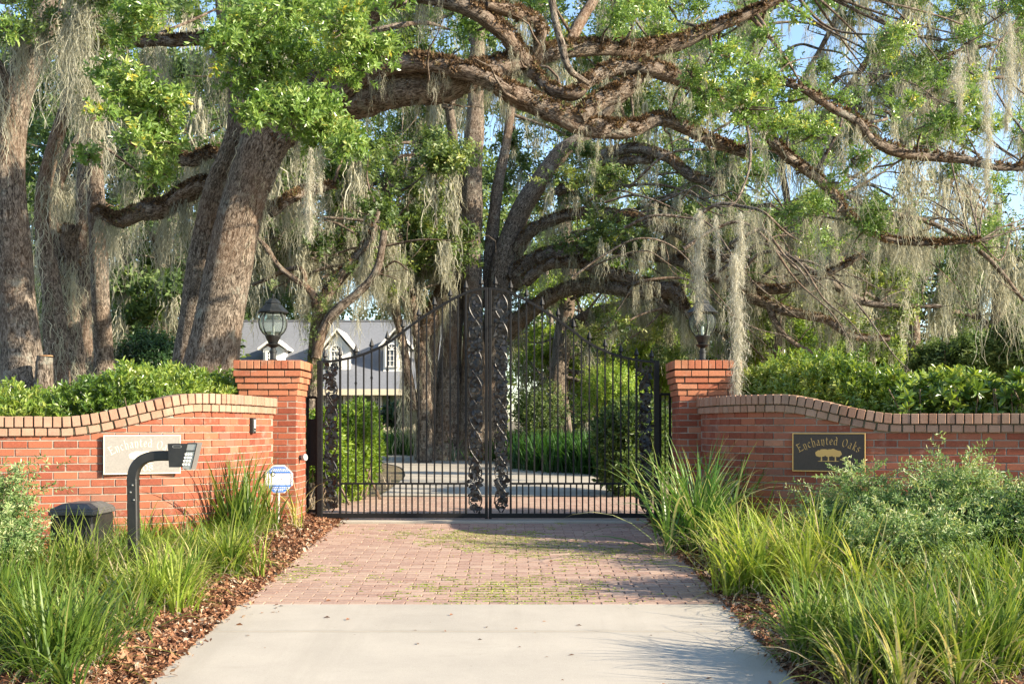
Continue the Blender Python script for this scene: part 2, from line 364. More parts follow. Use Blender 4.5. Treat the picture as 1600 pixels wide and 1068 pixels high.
# concrete apron in two slabs with a tooled joint, then clay pavers, a threshold strip, pavers and concrete behind the gate
JY = 7.53; PY0 = 8.43
def slab(name, x0, x1, y0, y1, mat, n=10):
    sheet(name, np.linspace(x0, x1, 8), np.linspace(y0, y1, n), lambda X, Y: gz(Y) + .0006 * wob(X, Y, .6), mat)
mbs = MB()
for (y0, y1) in ((-3, 1.5), (1.512, 4.6), (4.612, JY - .006), (JY + .006, PY0 - .004)):
    zc = lambda y: float(gz(y))
    x0, x1 = EL - .25, ER + .2
    V = [(x, y, zc(y) + dz) for dz in (0, -.05) for y in (y0, y1) for x in (x0, x1)]
    b_ = .002
    V += [(x0, y0 + b_, zc(y0 + b_)), (x1, y0 + b_, zc(y0 + b_)), (x0, y1 - b_, zc(y1 - b_)), (x1, y1 - b_, zc(y1 - b_))]
    V = np.array(V); V[[0, 1, 2, 3], 2] -= .003
    mbs.add(V, [np.array([[8, 9, 11, 10], [0, 1, 9, 8], [2, 10, 11, 3], [0, 4, 5, 1], [2, 3, 7, 6]])])
mbs.build('concrete_driveway', M['concrete'])["kind"] = 'structure'
sheet('driveway_base', np.array([EL - .25, ER + .2]), np.array([PY0 - .03, 13.28, 18.0]), lambda X, Y: gz(Y) - .014, M['sand'])
sheet('slab_joint', np.array([EL - .25, ER + .2]), np.array([-3, PY0 - .031]), lambda X, Y: gz(Y) - .022, M['joint'])
mbp = MB()
for (ya, yb) in ((PY0, 13.14), (13.40, 18.0)):
    ny = int((yb - ya) / .1003)
    for j in range(ny):
        y = ya + .05 + j * .1003
        xo = (j % 2) * .1 + R.normal(0, .003)
        x = EL - .25 + xo
        while x < ER + .2:
            box(mbp, (x, y + R.normal(0, .0008), float(gz(y)) - .030 + R.normal(0, .0012)), (.0965, .0474, .030), .0035, rotz(R.normal(0, .006)), R.uniform() ** 1.1)
            x += .2005
mbp.build('paver_driveway', M['paver'])["kind"] = 'structure'
mb = MB(); box(mb, ((EL + ER) / 2, 13.27, -.055), ((ER - EL) / 2 + .2, .115, .062), .006); mb.build('threshold_strip', M['concrete'])["kind"] = 'structure'
# concrete drive behind the gate, curving away to the left
cl = catmull([(-.2, 18.0, 0), (-.2, 21, 0), (-.35, 25, 0), (-1.1, 30, 0), (-3.2, 35, 0), (-7.5, 39, 0), (-15, 42, 0), (-24, 43, 0)], 10)
tg = np.gradient(cl, axis=0); tg /= np.linalg.norm(tg, axis=1)[:, None]; nr = np.stack([tg[:, 1], -tg[:, 0], 0 * tg[:, 0]], 1)
hw = np.linspace(1.82, 2.1, len(cl))[:, None]
Lp = cl - nr * hw; Rp = cl + nr * hw
for q_ in (Lp, Rp): q_[:, 2] = gz(q_[:, 1]) + .005
V = np.vstack([Lp, Rp]); k = np.arange(len(cl) - 1); n_ = len(cl)
MB().add(V, [np.stack([k, k + n_, k + 1 + n_, k + 1], 1)]).build('concrete_drive_beyond', M['concrete'], smooth=True)["kind"] = 'structure'
def mulch(name, side, xe, xo, y0, y1):
    xs = np.arange(0, abs(xo - xe) + .3, .06); ys = np.arange(y0, y1, .08)
    X, Y = np.meshgrid(xs, ys); W = X - .3 + .10 * wob(X * .5, Y, .45) + .05 * wob(X, Y, 1.3)
    h = np.clip(W / .4, -1, 1) * .075 + .012 * wob(X, Y, 2.1) - .0
    Xw = xe + side * (X - .3)
    Z = gz(Y) + h
    V = np.stack([Xw, Y, Z], -1).reshape(-1, 3); nx, ny = len(xs), len(ys)
    i = np.arange(ny - 1)[:, None] * nx + np.arange(nx - 1)[None]
    q = np.stack([i, i + 1, i + nx + 1, i + nx], -1).reshape(-1, 4)
    if side < 0: q = q[:, ::-1]
    o = MB().add(V, [q]).build(name, M['mulch'], smooth=True); o["kind"] = 'structure'
def mulch_h(X, Y, side, xe):      # surface height for things standing on the bed
    d = (X - xe) * side
    W = d + .10 * wob((d + .3) * .5, Y, .45) + .05 * wob(d + .3, Y, 1.3)
    return gz(Y) + np.clip(W / .4, -1, 1) * .075 + .012 * wob(d + .3, Y, 2.1)
mulch('mulch_bed', -1, EL, -7.5, 4.5, 13.9)
mulch('mulch_bed', 1, ER, 7.0, 4.5, 13.9)
# curled chips and leaves of the mulch
def chips(name, side, xe, n, y0, y1, wide):
    d = R.exponential(.5, n) * wide - .13; d = np.minimum(d, 5); Y = R.uniform(y0, y1, n); d += .05 * R.normal(0, 1, n)
    keep = (d > -.11) | (R.uniform(size=n) < .10); d = d[keep]; Y = Y[keep]; n = len(d)
    X = xe + side * d; Z = np.maximum(mulch_h(X, Y, side, xe), gz(Y)) + R.uniform(0, .022, n)
    L = R.uniform(.007, .032, n); Wd = L * R.uniform(.3, .7, n); a = R.uniform(0, 6.28, n); tl = R.normal(0, .5, n)
    u = np.stack([np.cos(a) * np.cos(tl), np.sin(a) * np.cos(tl), np.sin(tl)], 1); v = np.stack([-np.sin(a), np.cos(a), R.normal(0, .5, n)], 1)
    C = np.stack([X, Y, Z], 1); up = np.array([0, 0, 1.]) * (R.uniform(-.3, .6, n) * L)[:, None]
    V = np.stack([C - u * L[:, None] / 1, C - v * Wd[:, None] + up, C + u * L[:, None], C + v * Wd[:, None] + up], 1).reshape(-1, 3)
    q = np.arange(4 * n).reshape(-1, 4)
    # each curls about its length, so split in two triangles
    t3 = np.vstack([q[:, [0, 1, 2]], q[:, [0, 2, 3]]])
    MB().add(V, [t3], np.repeat(R.uniform(size=n), 4)).build(name, M['chip'])["kind"] = 'stuff'
chips('wood_chips', -1, EL, 30000, 5.2, 13.5, 1.0)
chips('wood_chips', 1, ER, 28000, 5.2, 13.3, 1.0)
# a few blown leaves on the drive
n = 130; X = R.uniform(EL, ER, n); Y = 5.5 + 7.6 * R.uniform(0, 1, n) ** .7; a = R.uniform(0, 6.28, n); L = R.uniform(.008, .024, n); C = np.stack([X, Y, gz(Y) + .004], 1)
u = np.stack([np.cos(a), np.sin(a), 0 * a], 1) * L[:, None]; v = np.stack([-np.sin(a), np.cos(a), 0 * a], 1) * (L * .4)[:, None]; up = np.array([0, 0, 1.]) * (L * R.uniform(.1, .6, n))[:, None]
V = np.stack([C - u, C - v + up, C + u, C + v + up * .5], 1).reshape(-1, 3); q = np.arange(4 * n).reshape(-1, 4)
MB().add(V, [np.vstack([q[:, [0, 1, 2]], q[:, [0, 2, 3]]])], np.repeat(R.uniform(0, .8, n), 4)).build('fallen_leaves', M['chip'])["kind"] = 'stuff'
# moss and tiny weeds in the paver joints
n = 60000
X = R.uniform(EL, ER, n); Y = R.uniform(PY0, 13.1, n)
snap = R.uniform(size=n) < .75
Y = np.where(snap, PY0 + np.round((Y - PY0) / .1003) * .1003 + R.normal(0, .003, n), Y)
f = np.sin(X * 2.1 + 1.0 + np.sin(Y * 1.7)) + np.sin(Y * 2.3 + X * 1.1) + .9 * np.sin(X * 9.7 + Y * 3.3) * np.sin(Y * 8.1) + .7 * np.sin(X * 23 + 5 * np.sin(Y * 11))
f += 1.1 * np.exp(-((X + .4) / 1.0) ** 2 - ((Y - 10.8) / 1.3) ** 2)
k = (f > 1.25 + R.normal(0, .35, n)) & (snap | (R.uniform(size=n) < .35)); X, Y = X[k], Y[k]; n = len(X)
a = R.uniform(0, 6.28, n); L = R.uniform(.005, .017, n)
C = np.stack([X, Y, gz(Y) - .001], 1); u = np.stack([np.cos(a), np.sin(a) * .5, 0 * a], 1) * L[:, None]
tip = C + np.stack([R.normal(0, .004, n), R.normal(0, .004, n), R.uniform(.002, .009, n)], 1)
V = np.stack([C - u * 1.2, C + u * 1.2, tip], 1).reshape(-1, 3)
MB().add(V, [np.arange(3 * n).reshape(-1, 3)], np.repeat(R.uniform(.3, .9, n), 3)).build('joint_moss', M['blade_y'])["kind"] = 'stuff'

# ================================================================== BRICK WALLS AND PILLARS
BH = .0677
class Curve:
    def __init__(s, pts):
        p = catmull([(x, y, 0) for x, y in pts], 24)[:, :2]; s.p = p
        s.s = np.r_[0, np.cumsum(np.linalg.norm(np.diff(p, axis=0), axis=1))]; s.L = s.s[-1]
    def at(s, t):
        x = np.interp(t, s.s, s.p[:, 0]); y = np.interp(t, s.s, s.p[:, 1])
        e = .02; dx = np.interp(t + e, s.s, s.p[:, 0]) - np.interp(t - e, s.s, s.p[:, 0]); dy = np.interp(t + e, s.s, s.p[:, 1]) - np.interp(t - e, s.s, s.p[:, 1])
        l = math.hypot(dx, dy) + 1e-9
        return np.array([x, y]), np.array([dx / l, dy / l])
    def s_at_px(s, px):
        q = 800 + s.p[:, 0] / s.p[:, 1] * F; o = np.argsort(q); return float(np.interp(px, q[o], s.s[o]))
LC = Curve([(-2.57, 12.76), (-2.585, 12.2), (-2.62, 11.6), (-2.76, 11.0), (-3.15, 10.58), (-3.85, 10.28), (-4.35, 10.08), (-5.5, 9.75), (-7.0, 9.4)])
RC = Curve([(2.03, 12.76), (2.05, 12.2), (2.14, 11.65), (2.42, 11.18), (2.95, 10.9), (3.5, 10.72), (4.5, 10.42), (5.6, 10.1), (7.0, 9.7)])
def sm(x): x = np.clip(x, 0, 1); return x * x * (3 - 2 * x)
def brick_wall(C, hi, lo, pa, pb, label):
    sa, sb = C.s_at_px(pa), C.s_at_px(pb)
    top = lambda t: hi + (lo - hi) * sm((t - sa) / (sb - sa))
    p0, t0 = C.at(0); root = thing('brick_wall', label, 'wall', (p0[0], p0[1], 0))
    pm, tm = C.at(C.L * .5); nsg = 1 if (np.array([tm[1], -tm[0]]) @ (-pm)) > 0 else -1
    nrm = lambda tt: np.array([tt[1], -tt[0]]) * nsg
    capb = lambda t: top(t) - .0925 - .010 - .065
    TH = .20
    # mortar core
    ts = np.linspace(0, C.L, 120); A = []; 
    for t in ts:
        p, tt = C.at(t); n = nrm(tt); f_ = p - n * .006; bk = p - n * TH
        A.append([(*f_, -.6), (*f_, capb(t) + .01), (*bk, capb(t) + .01), (*bk, -.6)])
    A = np.array(A); m_ = len(ts); V = A.reshape(-1, 3); k = np.arange(m_ - 1) * 4
    q = np.vstack([np.stack([k + a, k + a + 4, k + (a + 1) % 4 + 4, k + (a + 1) % 4], 1) for a in range(3)])
    MB().add(V, [q]).build('mortar', M['mortar'], root)
    # stretcher bricks
    mb = MB(); j = 0
    for j in range(-8, 22):
        z0 = 1.37 - .168 - (j + 1) * BH + .004
        t = (.1016 if j % 2 else 0) + .1
        if z0 < -.45: break
        while t < C.L - .1:
            zb = capb(t) - .002; z1 = z0 + .0577
            tp = min(z1, zb)
            if tp - z0 > .012:
                p, tt = C.at(t); n = nrm(tt); c = p - n * .045
                rot = np.stack([np.r_[tt, 0], np.r_[-n, 0], [0, 0, 1]], 1)
                box(mb, (c[0] + n[0] * R.normal(0, .0008), c[1] + n[1] * R.normal(0, .0008), (z0 + tp) / 2), (.0965, .045, (tp - z0) / 2), .0025, rot, R.uniform())
            t += .2032
    mb.build('brickwork', M['brick'], root)
    # coping: rowlock course over a header course
    mb = MB(); mj = MB()
    for (pitch, w_, h_, dep, oh, dz) in ((.0757, .0660, .0925, .26, .045, .0), (.1030, .0930, .0650, .24, .028, .1025)):
        t = pitch / 2 + .002
        while t < C.L - .05:
            p, tt = C.at(t); n = nrm(tt); sl = (top(t + .02) - top(t - .02)) / .04; ca = math.atan(sl)
            c = p + n * oh - n * dep / 2
            ex = np.r_[tt * math.cos(ca), math.sin(ca)]; ez = np.r_[-tt * math.sin(ca), math.cos(ca)]; ey = np.r_[-n, 0]
            rot = np.stack([ex, ey, ez], 1); cc = np.r_[c, top(t)] - ez * (dz + h_ / 2)
            box(mb, cc + ez * R.normal(0, .001) - ey * R.normal(0, .0015), (w_ / 2, dep / 2, h_ / 2), .004, rot, R.uniform())
            t += pitch
    A = []
    for t in ts:
        p, tt = C.at(t); n = nrm(tt); f_ = p + n * .018; bk = p - n * (TH - .01)
        A.append([(*f_, capb(t) + .006), (*f_, top(t) - .012), (*bk, top(t) - .012), (*bk, capb(t) + .006)])
    V = np.array(A).reshape(-1, 3)
    q = np.vstack([np.stack([k + a, k + a + 4, k + (a + 1) % 4 + 4, k + (a + 1) % 4], 1) for a in range(4)])
    cp = mb.build('coping', M['capbrick'], root); mj.add(V, [q]).build('coping_joint', M['joint'], cp)
    return root, top, nrm
LW = brick_wall(LC, 1.355, 1.137, 312, 92, 'sunlit curved red brick garden wall carrying the grey name plaque, left of the gate')
RW = brick_wall(RC, 1.355, 1.167, 1212, 1410, 'shaded curved red brick garden wall carrying the gold bordered plaque, right of the gate')
def pillar(x0, x1, label):
    y0 = 12.75; wd = x1 - x0; y1 = y0 + .61; cx, cy = (x0 + x1) / 2, (y0 + y1) / 2
    root = thing('brick_pillar', label, 'pillar', (cx, cy, 0))
    mb = MB(); box(mb, (cx, cy, .45), (wd / 2 - .006, .305 - .006, 1.05), .002); mb.build('mortar', M['mortar'], root)
    mb = MB(); top = 1.764
    body_top = top - .0925 - .01 - 4 * BH
    hx, hy = wd / 2, .305
    for j in range(32):
        z1 = body_top - j * BH - .005; z0 = z1 - .0577
        if z1 < -.5: break
        ring_course(mb, cx, cy, hx, hy, (z0 + z1) / 2, .0577, j)
    mb.build('brickwork', M['brick'], root)
    mb = MB()
    for k_, oh in enumerate((.012, .027, .043, .062)):
        z = body_top + k_ * BH + .0289
        ring_course(mb, cx, cy, hx + oh, hy + oh, z, .060, k_ + 1)
    # rowlock top: bricks on edge side by side on all four faces
    z = top - .046; hx2, hy2 = hx + .062, hy + .062
    n = int(round(2 * hx2 / .0757)); p_ = 2 * hx2 / n
    for i in range(n):
        for s in (-1, 1): box(mb, (cx - hx2 + p_ * (i + .5), cy + s * (hy2 - .105), z), (p_ / 2 - .0045, .105, .046), .004, None, R.uniform())
    m_ = int(round((2 * hy2 - .43) / .0757)); 
    for i in range(m_):
        for s in (-1, 1): box(mb, (cx + s * (hx2 - .105), cy - hy2 + .217 + (2 * hy2 - .434) / m_ * (i + .5), z), (.105, (2 * hy2 - .434) / m_ / 2 - .0045, .046), .004, None, R.uniform())
    cp = mb.build('cap', M['capbrick_red'], root)
    mb = MB(); 
    box(mb, (cx, cy, top - .052), (hx2 - .007, hy2 - .007, .040), .002)
    for k_, oh in enumerate((.012, .027, .043, .062)): box(mb, (cx, cy, body_top + k_ * BH + .0285), (hx + oh - .009, hy + oh - .009, .0335), .002)
    mb.build('cap_joint', M['joint'], cp)
    return root, top
def ring_course(mb, cx, cy, hx, hy, z, h, par):
    """stretchers round a square pillar; corners alternate"""
    for s in (-1, 1):
        L = 2 * hx if (par % 2 == 0) else 2 * hx - .195
        n = max(1, int(round(L / .2032))); w_ = L / n
        for i in range(n):
            box(mb, (cx - L / 2 + w_ * (i + .5), cy + s * (hy - .0455), z), (w_ / 2 - .005, .0455, h / 2), .0025, None, R.uniform())
        L = 2 * hy if (par % 2 == 1) else 2 * hy - .195
        n = max(1, int(round(L / .2032))); w_ = L / n
        for i in range(n):
            box(mb, (cx + s * (hx - .0455), cy - L / 2 + w_ * (i + .5), z), (.0455, w_ / 2 - .005, h / 2), .0025, None, R.uniform())
PL, PT = pillar(-2.93, -2.32, 'square red brick gate pillar in full sun, left of the gate')
PR, _ = pillar(1.80, 2.41, 'square red brick gate pillar in dappled shade, right of the gate')

# ================================================================== LANTERNS
def lantern(cx, cy, z0, label):
    root = thing('lantern', label, 'lantern', (cx, cy, z0), 'lanterns on the gate pillars')
    c = (cx, cy, z0)
    mb = MB(); lathe(mb, c, [(0, .0), (.085, 0), (.085, .012), (.05, .02), (.034, .035), (.034, .10), (.042, .105), (.042, .125), (.03, .13), (.03, .15), (0, .15)]); mb.build('base', M['lamp_iron'], root, smooth=False)
    mb = MB(); lathe(mb, c, [(.0, .148), (.022, .15), (.03, .158), (.075, .185), (.078, .195), (.045, .20), (.055, .215), (.082, .27), (.088, .285), (.088, .292), (0, .292)]); mb.build('cup', M['lamp_iron'], root)
    prof = [(.083, .292), (.118, .33), (.143, .38), (.150, .43), (.142, .48), (.118, .525), (.098, .545)]
    mb = MB(); pr = np.array(prof); inner = [(r - .003, z) for r, z in prof[::-1]]
    lathe(mb, c, prof + inner + [prof[0]], 32); mb.build('globe', M['glass'], root, smooth=True)
    mb = MB(); lathe(mb, c, [(0, .292), (.016, .292), (.016, .34), (.018, .345), (.014, .39), (0, .40)], 10); mb.build('bulb', M['white'], root)
    for k_ in range(8):
        a = k_ * math.pi / 4 + .2
        pts = catmull([(cx + (r + .003) * math.cos(a), cy + (r + .003) * math.sin(a), z0 + z) for r, z in prof], 3)
        mb = MB(); tube(mb, pts, .0055, 6); mb.build('rib', M['lamp_iron'], root)
    mb = MB(); lathe(mb, c, [(.10, .535), (.165, .535), (.172, .545), (.165, .555), (.118, .60), (.098, .625), (.082, .628), (.082, .637), (.092, .642), (.070, .672), (.04, .695), (.022, .70), (0, .70)], 8)
    mb.build('roof', M['lamp_iron'], root)
    mb = MB(); lathe(mb, c, [(0, .695), (.014, .70), (.018, .71), (.008, .72), (.012, .728), (.004, .745), (0, .75)], 10); mb.build('finial', M['lamp_iron'], root)
lantern(-2.63, 13.03, PT, 'globe lantern with dark ribs, clear of moss, on the left brick pillar')
lantern(2.10, 13.05, PT, 'globe lantern with a moss strand hanging before it, on the right brick pillar')

# ================================================================== GATE
GY = 13.3; GS = F / GY; GC = -.266
gX = lambda px: (px - 800) / GS
gZ = lambda py: CZ + (668 - py) / GS
RAIL = np.array([(497, 565), (515, 564.4), (532, 562), (557, 556.5), (580, 548.5), (607, 535), (631, 517), (654, 500), (679, 483.5), (703, 469.5), (728, 457.5), (745, 452.3), (762.5, 450.6)])
def railz(px): return gZ(float(np.interp(px, catmull(np.c_[RAIL, RAIL[:, 0] * 0], 6)[:, 0], catmull(np.c_[RAIL, RAIL[:, 0] * 0], 6)[:, 1])))
def oak_leaf(mb, c, a, L, n_off=0.0, tilt=0):
    """small lobed oak leaf in the x-z plane, thin casting"""
    half = [(0, .06), (.12, .10), (.2, .26), (.3, .16), (.42, .36), (.54, .2), (.66, .34), (.78, .18), (.88, .2), (1, .03)]
    poly = [(x, y) for x, y in half] + [(x, -y) for x, y in half[::-1]]
    poly = np.array(poly)[::-1] * L
    ux = np.array([math.cos(a), tilt, math.sin(a)]); uy = np.array([-math.sin(a), -tilt * .7, math.cos(a)])
    prism(mb, poly, (c[0], c[1] + n_off, c[2]), ux, uy, (0, 1, 0), .006)
def scroll(mb, x0, x1, z0, z1, flip):
    xm = (x0 + x1) / 2; hw_ = (x1 - x0) / 2 - .012; Z = np.linspace(z0 + .01, z1 - .01, 90)
    ph = 2 * math.pi * (Z - z0) / .62 * 1.0
    X = xm + flip * hw_ * .92 * np.sin(ph)
    tube(mb, np.stack([X, np.full_like(X, GY), Z], 1), .0085, 6)
    X2 = xm - flip * hw_ * .9 * np.sin(ph + .25)
    zz = z0 + .06; k_ = 0
    while zz < z1 - .04:
        i = int(np.searchsorted(Z, zz)); i = min(i, 89); sx = X[i]; side = -1 if sx > xm else 1
        a0 = R.uniform(.25, .8); L_ = min(hw_ * 1.5, .14) * R.uniform(.7, 1)
        e = np.array([sx + side * L_ * math.cos(a0), GY, Z[i] + L_ * math.sin(a0) * R.choice([-1, 1], p=[.35, .65])])
        e[2] = min(e[2], z1 - .03); s0 = np.array([sx, GY, Z[i]])
        tube(mb, catmull([s0, (s0 + e) / 2 + (0, 0, .02), e], 3), .005, 5)
        for f_ in (.3, .45, .6, .75, 1.0, 1.0, .9):
            q = s0 + (e - s0) * f_
            aa = math.atan2(e[2] - s0[2], e[0] - s0[0]) + R.choice([-1, 1]) * R.uniform(.3, 1.5)
            ll = R.uniform(.036, .060)
            tipx = q[0] + ll * math.cos(aa)
            if tipx < x0 + .003 or tipx > x1 - .003: aa = math.pi - aa
            oak_leaf(mb, q, aa, ll, R.uniform(-.014, .010), R.uniform(-.3, .3))
        zz += .048; k_ += 1
def finial(mb, x, z):
    V = [(x, GY, z + .115)]; 
    prof = [(.011, 0), (.020, .006), (.020, .014), (.012, .022), (.011, .03), (.029, .048), (.020, .078), (0.0, .135)]
    lathe(mb, (x, GY, z), prof, 4)
def collar(mb, x, z):
    box(mb, (x, GY, z), (.015, .015, .006), .002); box(mb, (x, GY, z + .014), (.011, .011, .006), .003); box(mb, (x, GY, z - .014), (.011, .011, .006), .003)
def leaf_gate(side):
    mx = (lambda px: gX(px)) if side < 0 else (lambda px: 2 * GC - gX(px))
    root = thing('gate_leaf', 'black iron driveway gate leaf with spear finials, %s half of the pair' % ('left' if side < 0 else 'right'), 'gate', (mx(500), GY, .03), 'two leaves of the driveway gate')
    zb, zm = .055, gZ(755)
    # frame
    mb = MB()
    bar(mb, (mx(500), GY, .02), (mx(500), GY, railz(500) + .01), .060, .060, .004)
    mb.build('stile', M['iron'], root); mb = MB()
    bar(mb, (mx(760), GY, .02), (mx(760), GY, railz(760) - .0), .034, .045, .003)
    mb.build('stile', M['iron'], root)
    for p_ in (531.5, 728): mb = MB(); bar(mb, (mx(p_), GY, zb), (mx(p_), GY, railz(p_) - .005), .024, .030, .002); mb.build('stile', M['iron'], root)
    mb = MB(); xs = np.linspace(498, 762, 40); pts = np.array([(mx(p_), GY, railz(p_)) for p_ in xs])
    for a, b_ in zip(pts[:-1], pts[1:]): bar(mb, a, b_ + (b_ - a) * .08, .026, .044, .002)
    mb.build('top_rail', M['iron'], root)
    mb = MB(); bar(mb, (mx(532), GY, zm), (mx(728), GY, zm), .022, .032, .002); mb.build('middle_rail', M['iron'], root)
    mb = MB(); bar(mb, (mx(498), GY, zb), (mx(762), GY, zb), .050, .050, .003); mb.build('bottom_rail', M['iron'], root)
    # pickets
    for k_ in range(1, 16):
        px = 531.5 + k_ * 12.28; x = mx(px); zt = railz(px); tall = (k_ % 2 == 0)
        mb = MB(); bar(mb, (x, GY, zm), (x, GY, zt + (.0 if not tall else .02)), 0.0175, 0.0175, .0015)
        if tall: collar(mb, x, zt - .30); collar(mb, x, .68)
        p_ = mb.build('picket', M['iron'], root)
        if tall: m2 = MB(); finial(m2, x, zt + .012); m2.build('finial', M['iron'], p_)
    for px in (508, 531.5, 728, 752):
        m2 = MB(); finial(m2, mx(px), railz(px) + .012); m2.build('finial', M['iron'], root)
    for k_ in range(1, 21):
        x = mx(531.5 + k_ * 9.357); mb = MB(); bar(mb, (x, GY, zb), (x, GY, zm), .0165, .0165, .0015); mb.build('baluster', M['iron'], root)
    for (a, b_) in ((505, 530), (730, 756)):
        xa, xb = sorted((mx(a), mx(b_))); mb = MB(); scroll(mb, xa + .004, xb - .004, zb + .025, min(railz(a), railz(b_)) - .02, side)
        scroll(mb, xa + .004, xb - .004, zb + .025, min(railz(a), railz(b_)) - .02, -side)
        mb.build('oak_leaf_scroll', M['iron_leaf'], root)
leaf_gate(-1); leaf_gate(1)
def side_panel(x0, x1, zt, label, box_z=None):
    root = thing('fence_panel', label, 'fence panel', ((x0 + x1) / 2, 13.42, 0))
    mb = MB(); y = 13.42
    for x in (x0, x1): bar(mb, (x, y, -.02), (x, y, zt), .028, .028)
    for z in (zt, .10): bar(mb, (x0, y, z), (x1, y, z), .03, .026)
    mb.build('frame', M['iron'], root)
    n = max(1, int((x1 - x0) / .055)); 
    for i in range(1, n): 
        x = x0 + (x1 - x0) * i / n; mb = MB(); bar(mb, (x, y, .10), (x, y, zt), .0135); mb.build('picket', M['iron'], root)
    if box_z: mb = MB(); box(mb, ((x0 + x1) / 2, y + .03, (box_z[0] + box_z[1]) / 2), ((x1 - x0) / 2 + .005, .012, (box_z[1] - box_z[0]) / 2), .004); mb.build('cover_plate', M['iron'], root)
side_panel(-2.315, -2.215, gZ(620), 'narrow black iron filler panel between the sunny pillar and the gate', (gZ(728), gZ(654)))
side_panel(1.68, 1.79, gZ(615), 'narrow black iron filler panel between the shaded pillar and the gate')

# ================================================================== PLAQUES
GL = {  # broad-nib strokes, unit = x-height
 'E': (1.0, [[(.0, 1.45), (.2, 1.5), (.25, .75), (.22, .02), (.05, .05)], [(.2, 1.5), (.55, 1.42), (.9, 1.5)], [(.22, .78), (.5, .80), (.72, .78)], [(.2, .03), (.55, .06), (.92, .0), (.98, .25)]]),
 'n': (.72, [[(.0, .9), (.15, .98), (.17, 0), (.3, -.03)], [(.15, .8), (.4, 1.0), (.55, .85), (.55, .2), (.45, -.25)]]),
 'c': (.62, [[(.5, .85), (.3, 1.0), (.1, .75), (.08, .35), (.28, .02), (.55, .12)]]),
 'h': (.72, [[(.0, 1.5), (.15, 1.55), (.15, 0), (.28, -.03)], [(.15, .8), (.4, 1.0), (.57, .8), (.57, .2), (.42, -.25)]]),
 'a': (.68, [[(.08, .85), (.3, 1.0), (.48, .85), (.48, .1), (.62, 0)], [(.48, .6), (.2, .55), (.06, .3), (.18, .02), (.48, .15)]]),
 't': (.52, [[(.2, 1.4), (.18, .3), (.28, .02), (.48, .1)], [(.0, .98), (.42, .98)]]),
 'e': (.62, [[(.08, .5), (.5, .6), (.46, .9), (.28, 1.0), (.1, .75), (.08, .35), (.28, .02), (.55, .14)]]),
 'd': (.72, [[(.3, 1.55), (.55, 1.2), (.56, .2), (.66, 0)], [(.55, .85), (.28, 1.0), (.08, .72), (.08, .3), (.25, .02), (.55, .2)]]),
 'O': (1.0, [[(.5, 1.5), (.15, 1.2), (.08, .6), (.25, .1), (.5, 0), (.8, .3), (.88, .9), (.72, 1.35), (.5, 1.5)]]),
 'k': (.7, [[(.0, 1.5), (.15, 1.55), (.15, 0)], [(.15, .6), (.35, .98), (.52, .9), (.4, .62), (.2, .55)], [(.25, .55), (.5, .1), (.66, 0)]]),
 's': (.56, [[(.45, .88), (.25, 1.0), (.08, .8), (.2, .55), (.42, .42), (.46, .18), (.25, 0), (.05, .12)]]),
 ' ': (.5, []),
 '2': (.75, [[(.08, 1.15), (.3, 1.45), (.58, 1.25), (.5, .8), (.08, .05), (.65, .05)]]),
 '0': (.75, [[(.35, 1.45), (.1, 1.1), (.08, .4), (.33, 0), (.6, .35), (.62, 1.05), (.35, 1.45)]]),
 '8': (.75, [[(.35, .78), (.12, 1.1), (.35, 1.45), (.58, 1.1), (.35, .78), (.08, .35), (.33, 0), (.62, .35), (.35, .78)]]),
}
def pen(mb, strokes, fr, w, d0):
    """fr(x,y)->3-D; each stroke swept with a slanted nib, raised by d0 plus a hair per segment"""
    ox, oy = w * math.cos(.75), w * math.sin(.75); k_ = 0
    for st in strokes:
        p = catmull([(x, y, 0) for x, y in st], 4)[:, :2]
        for a, b_ in zip(p[:-1], p[1:]):
            q = [(a[0] - ox, a[1] - oy), (b_[0] - ox, b_[1] - oy), (b_[0] + ox, b_[1] + oy), (a[0] + ox, a[1] + oy)]
            d_ = b_ - a; cr = d_[0] * oy - d_[1] * ox
            if abs(cr) < 1e-4: continue
            V = [fr(x, y, d0 + .00004 * k_) for x, y in q]
            if cr < 0: V = V[::-1]
            mb.add(V, [np.array([[0, 1, 2, 3]])]); k_ += 1
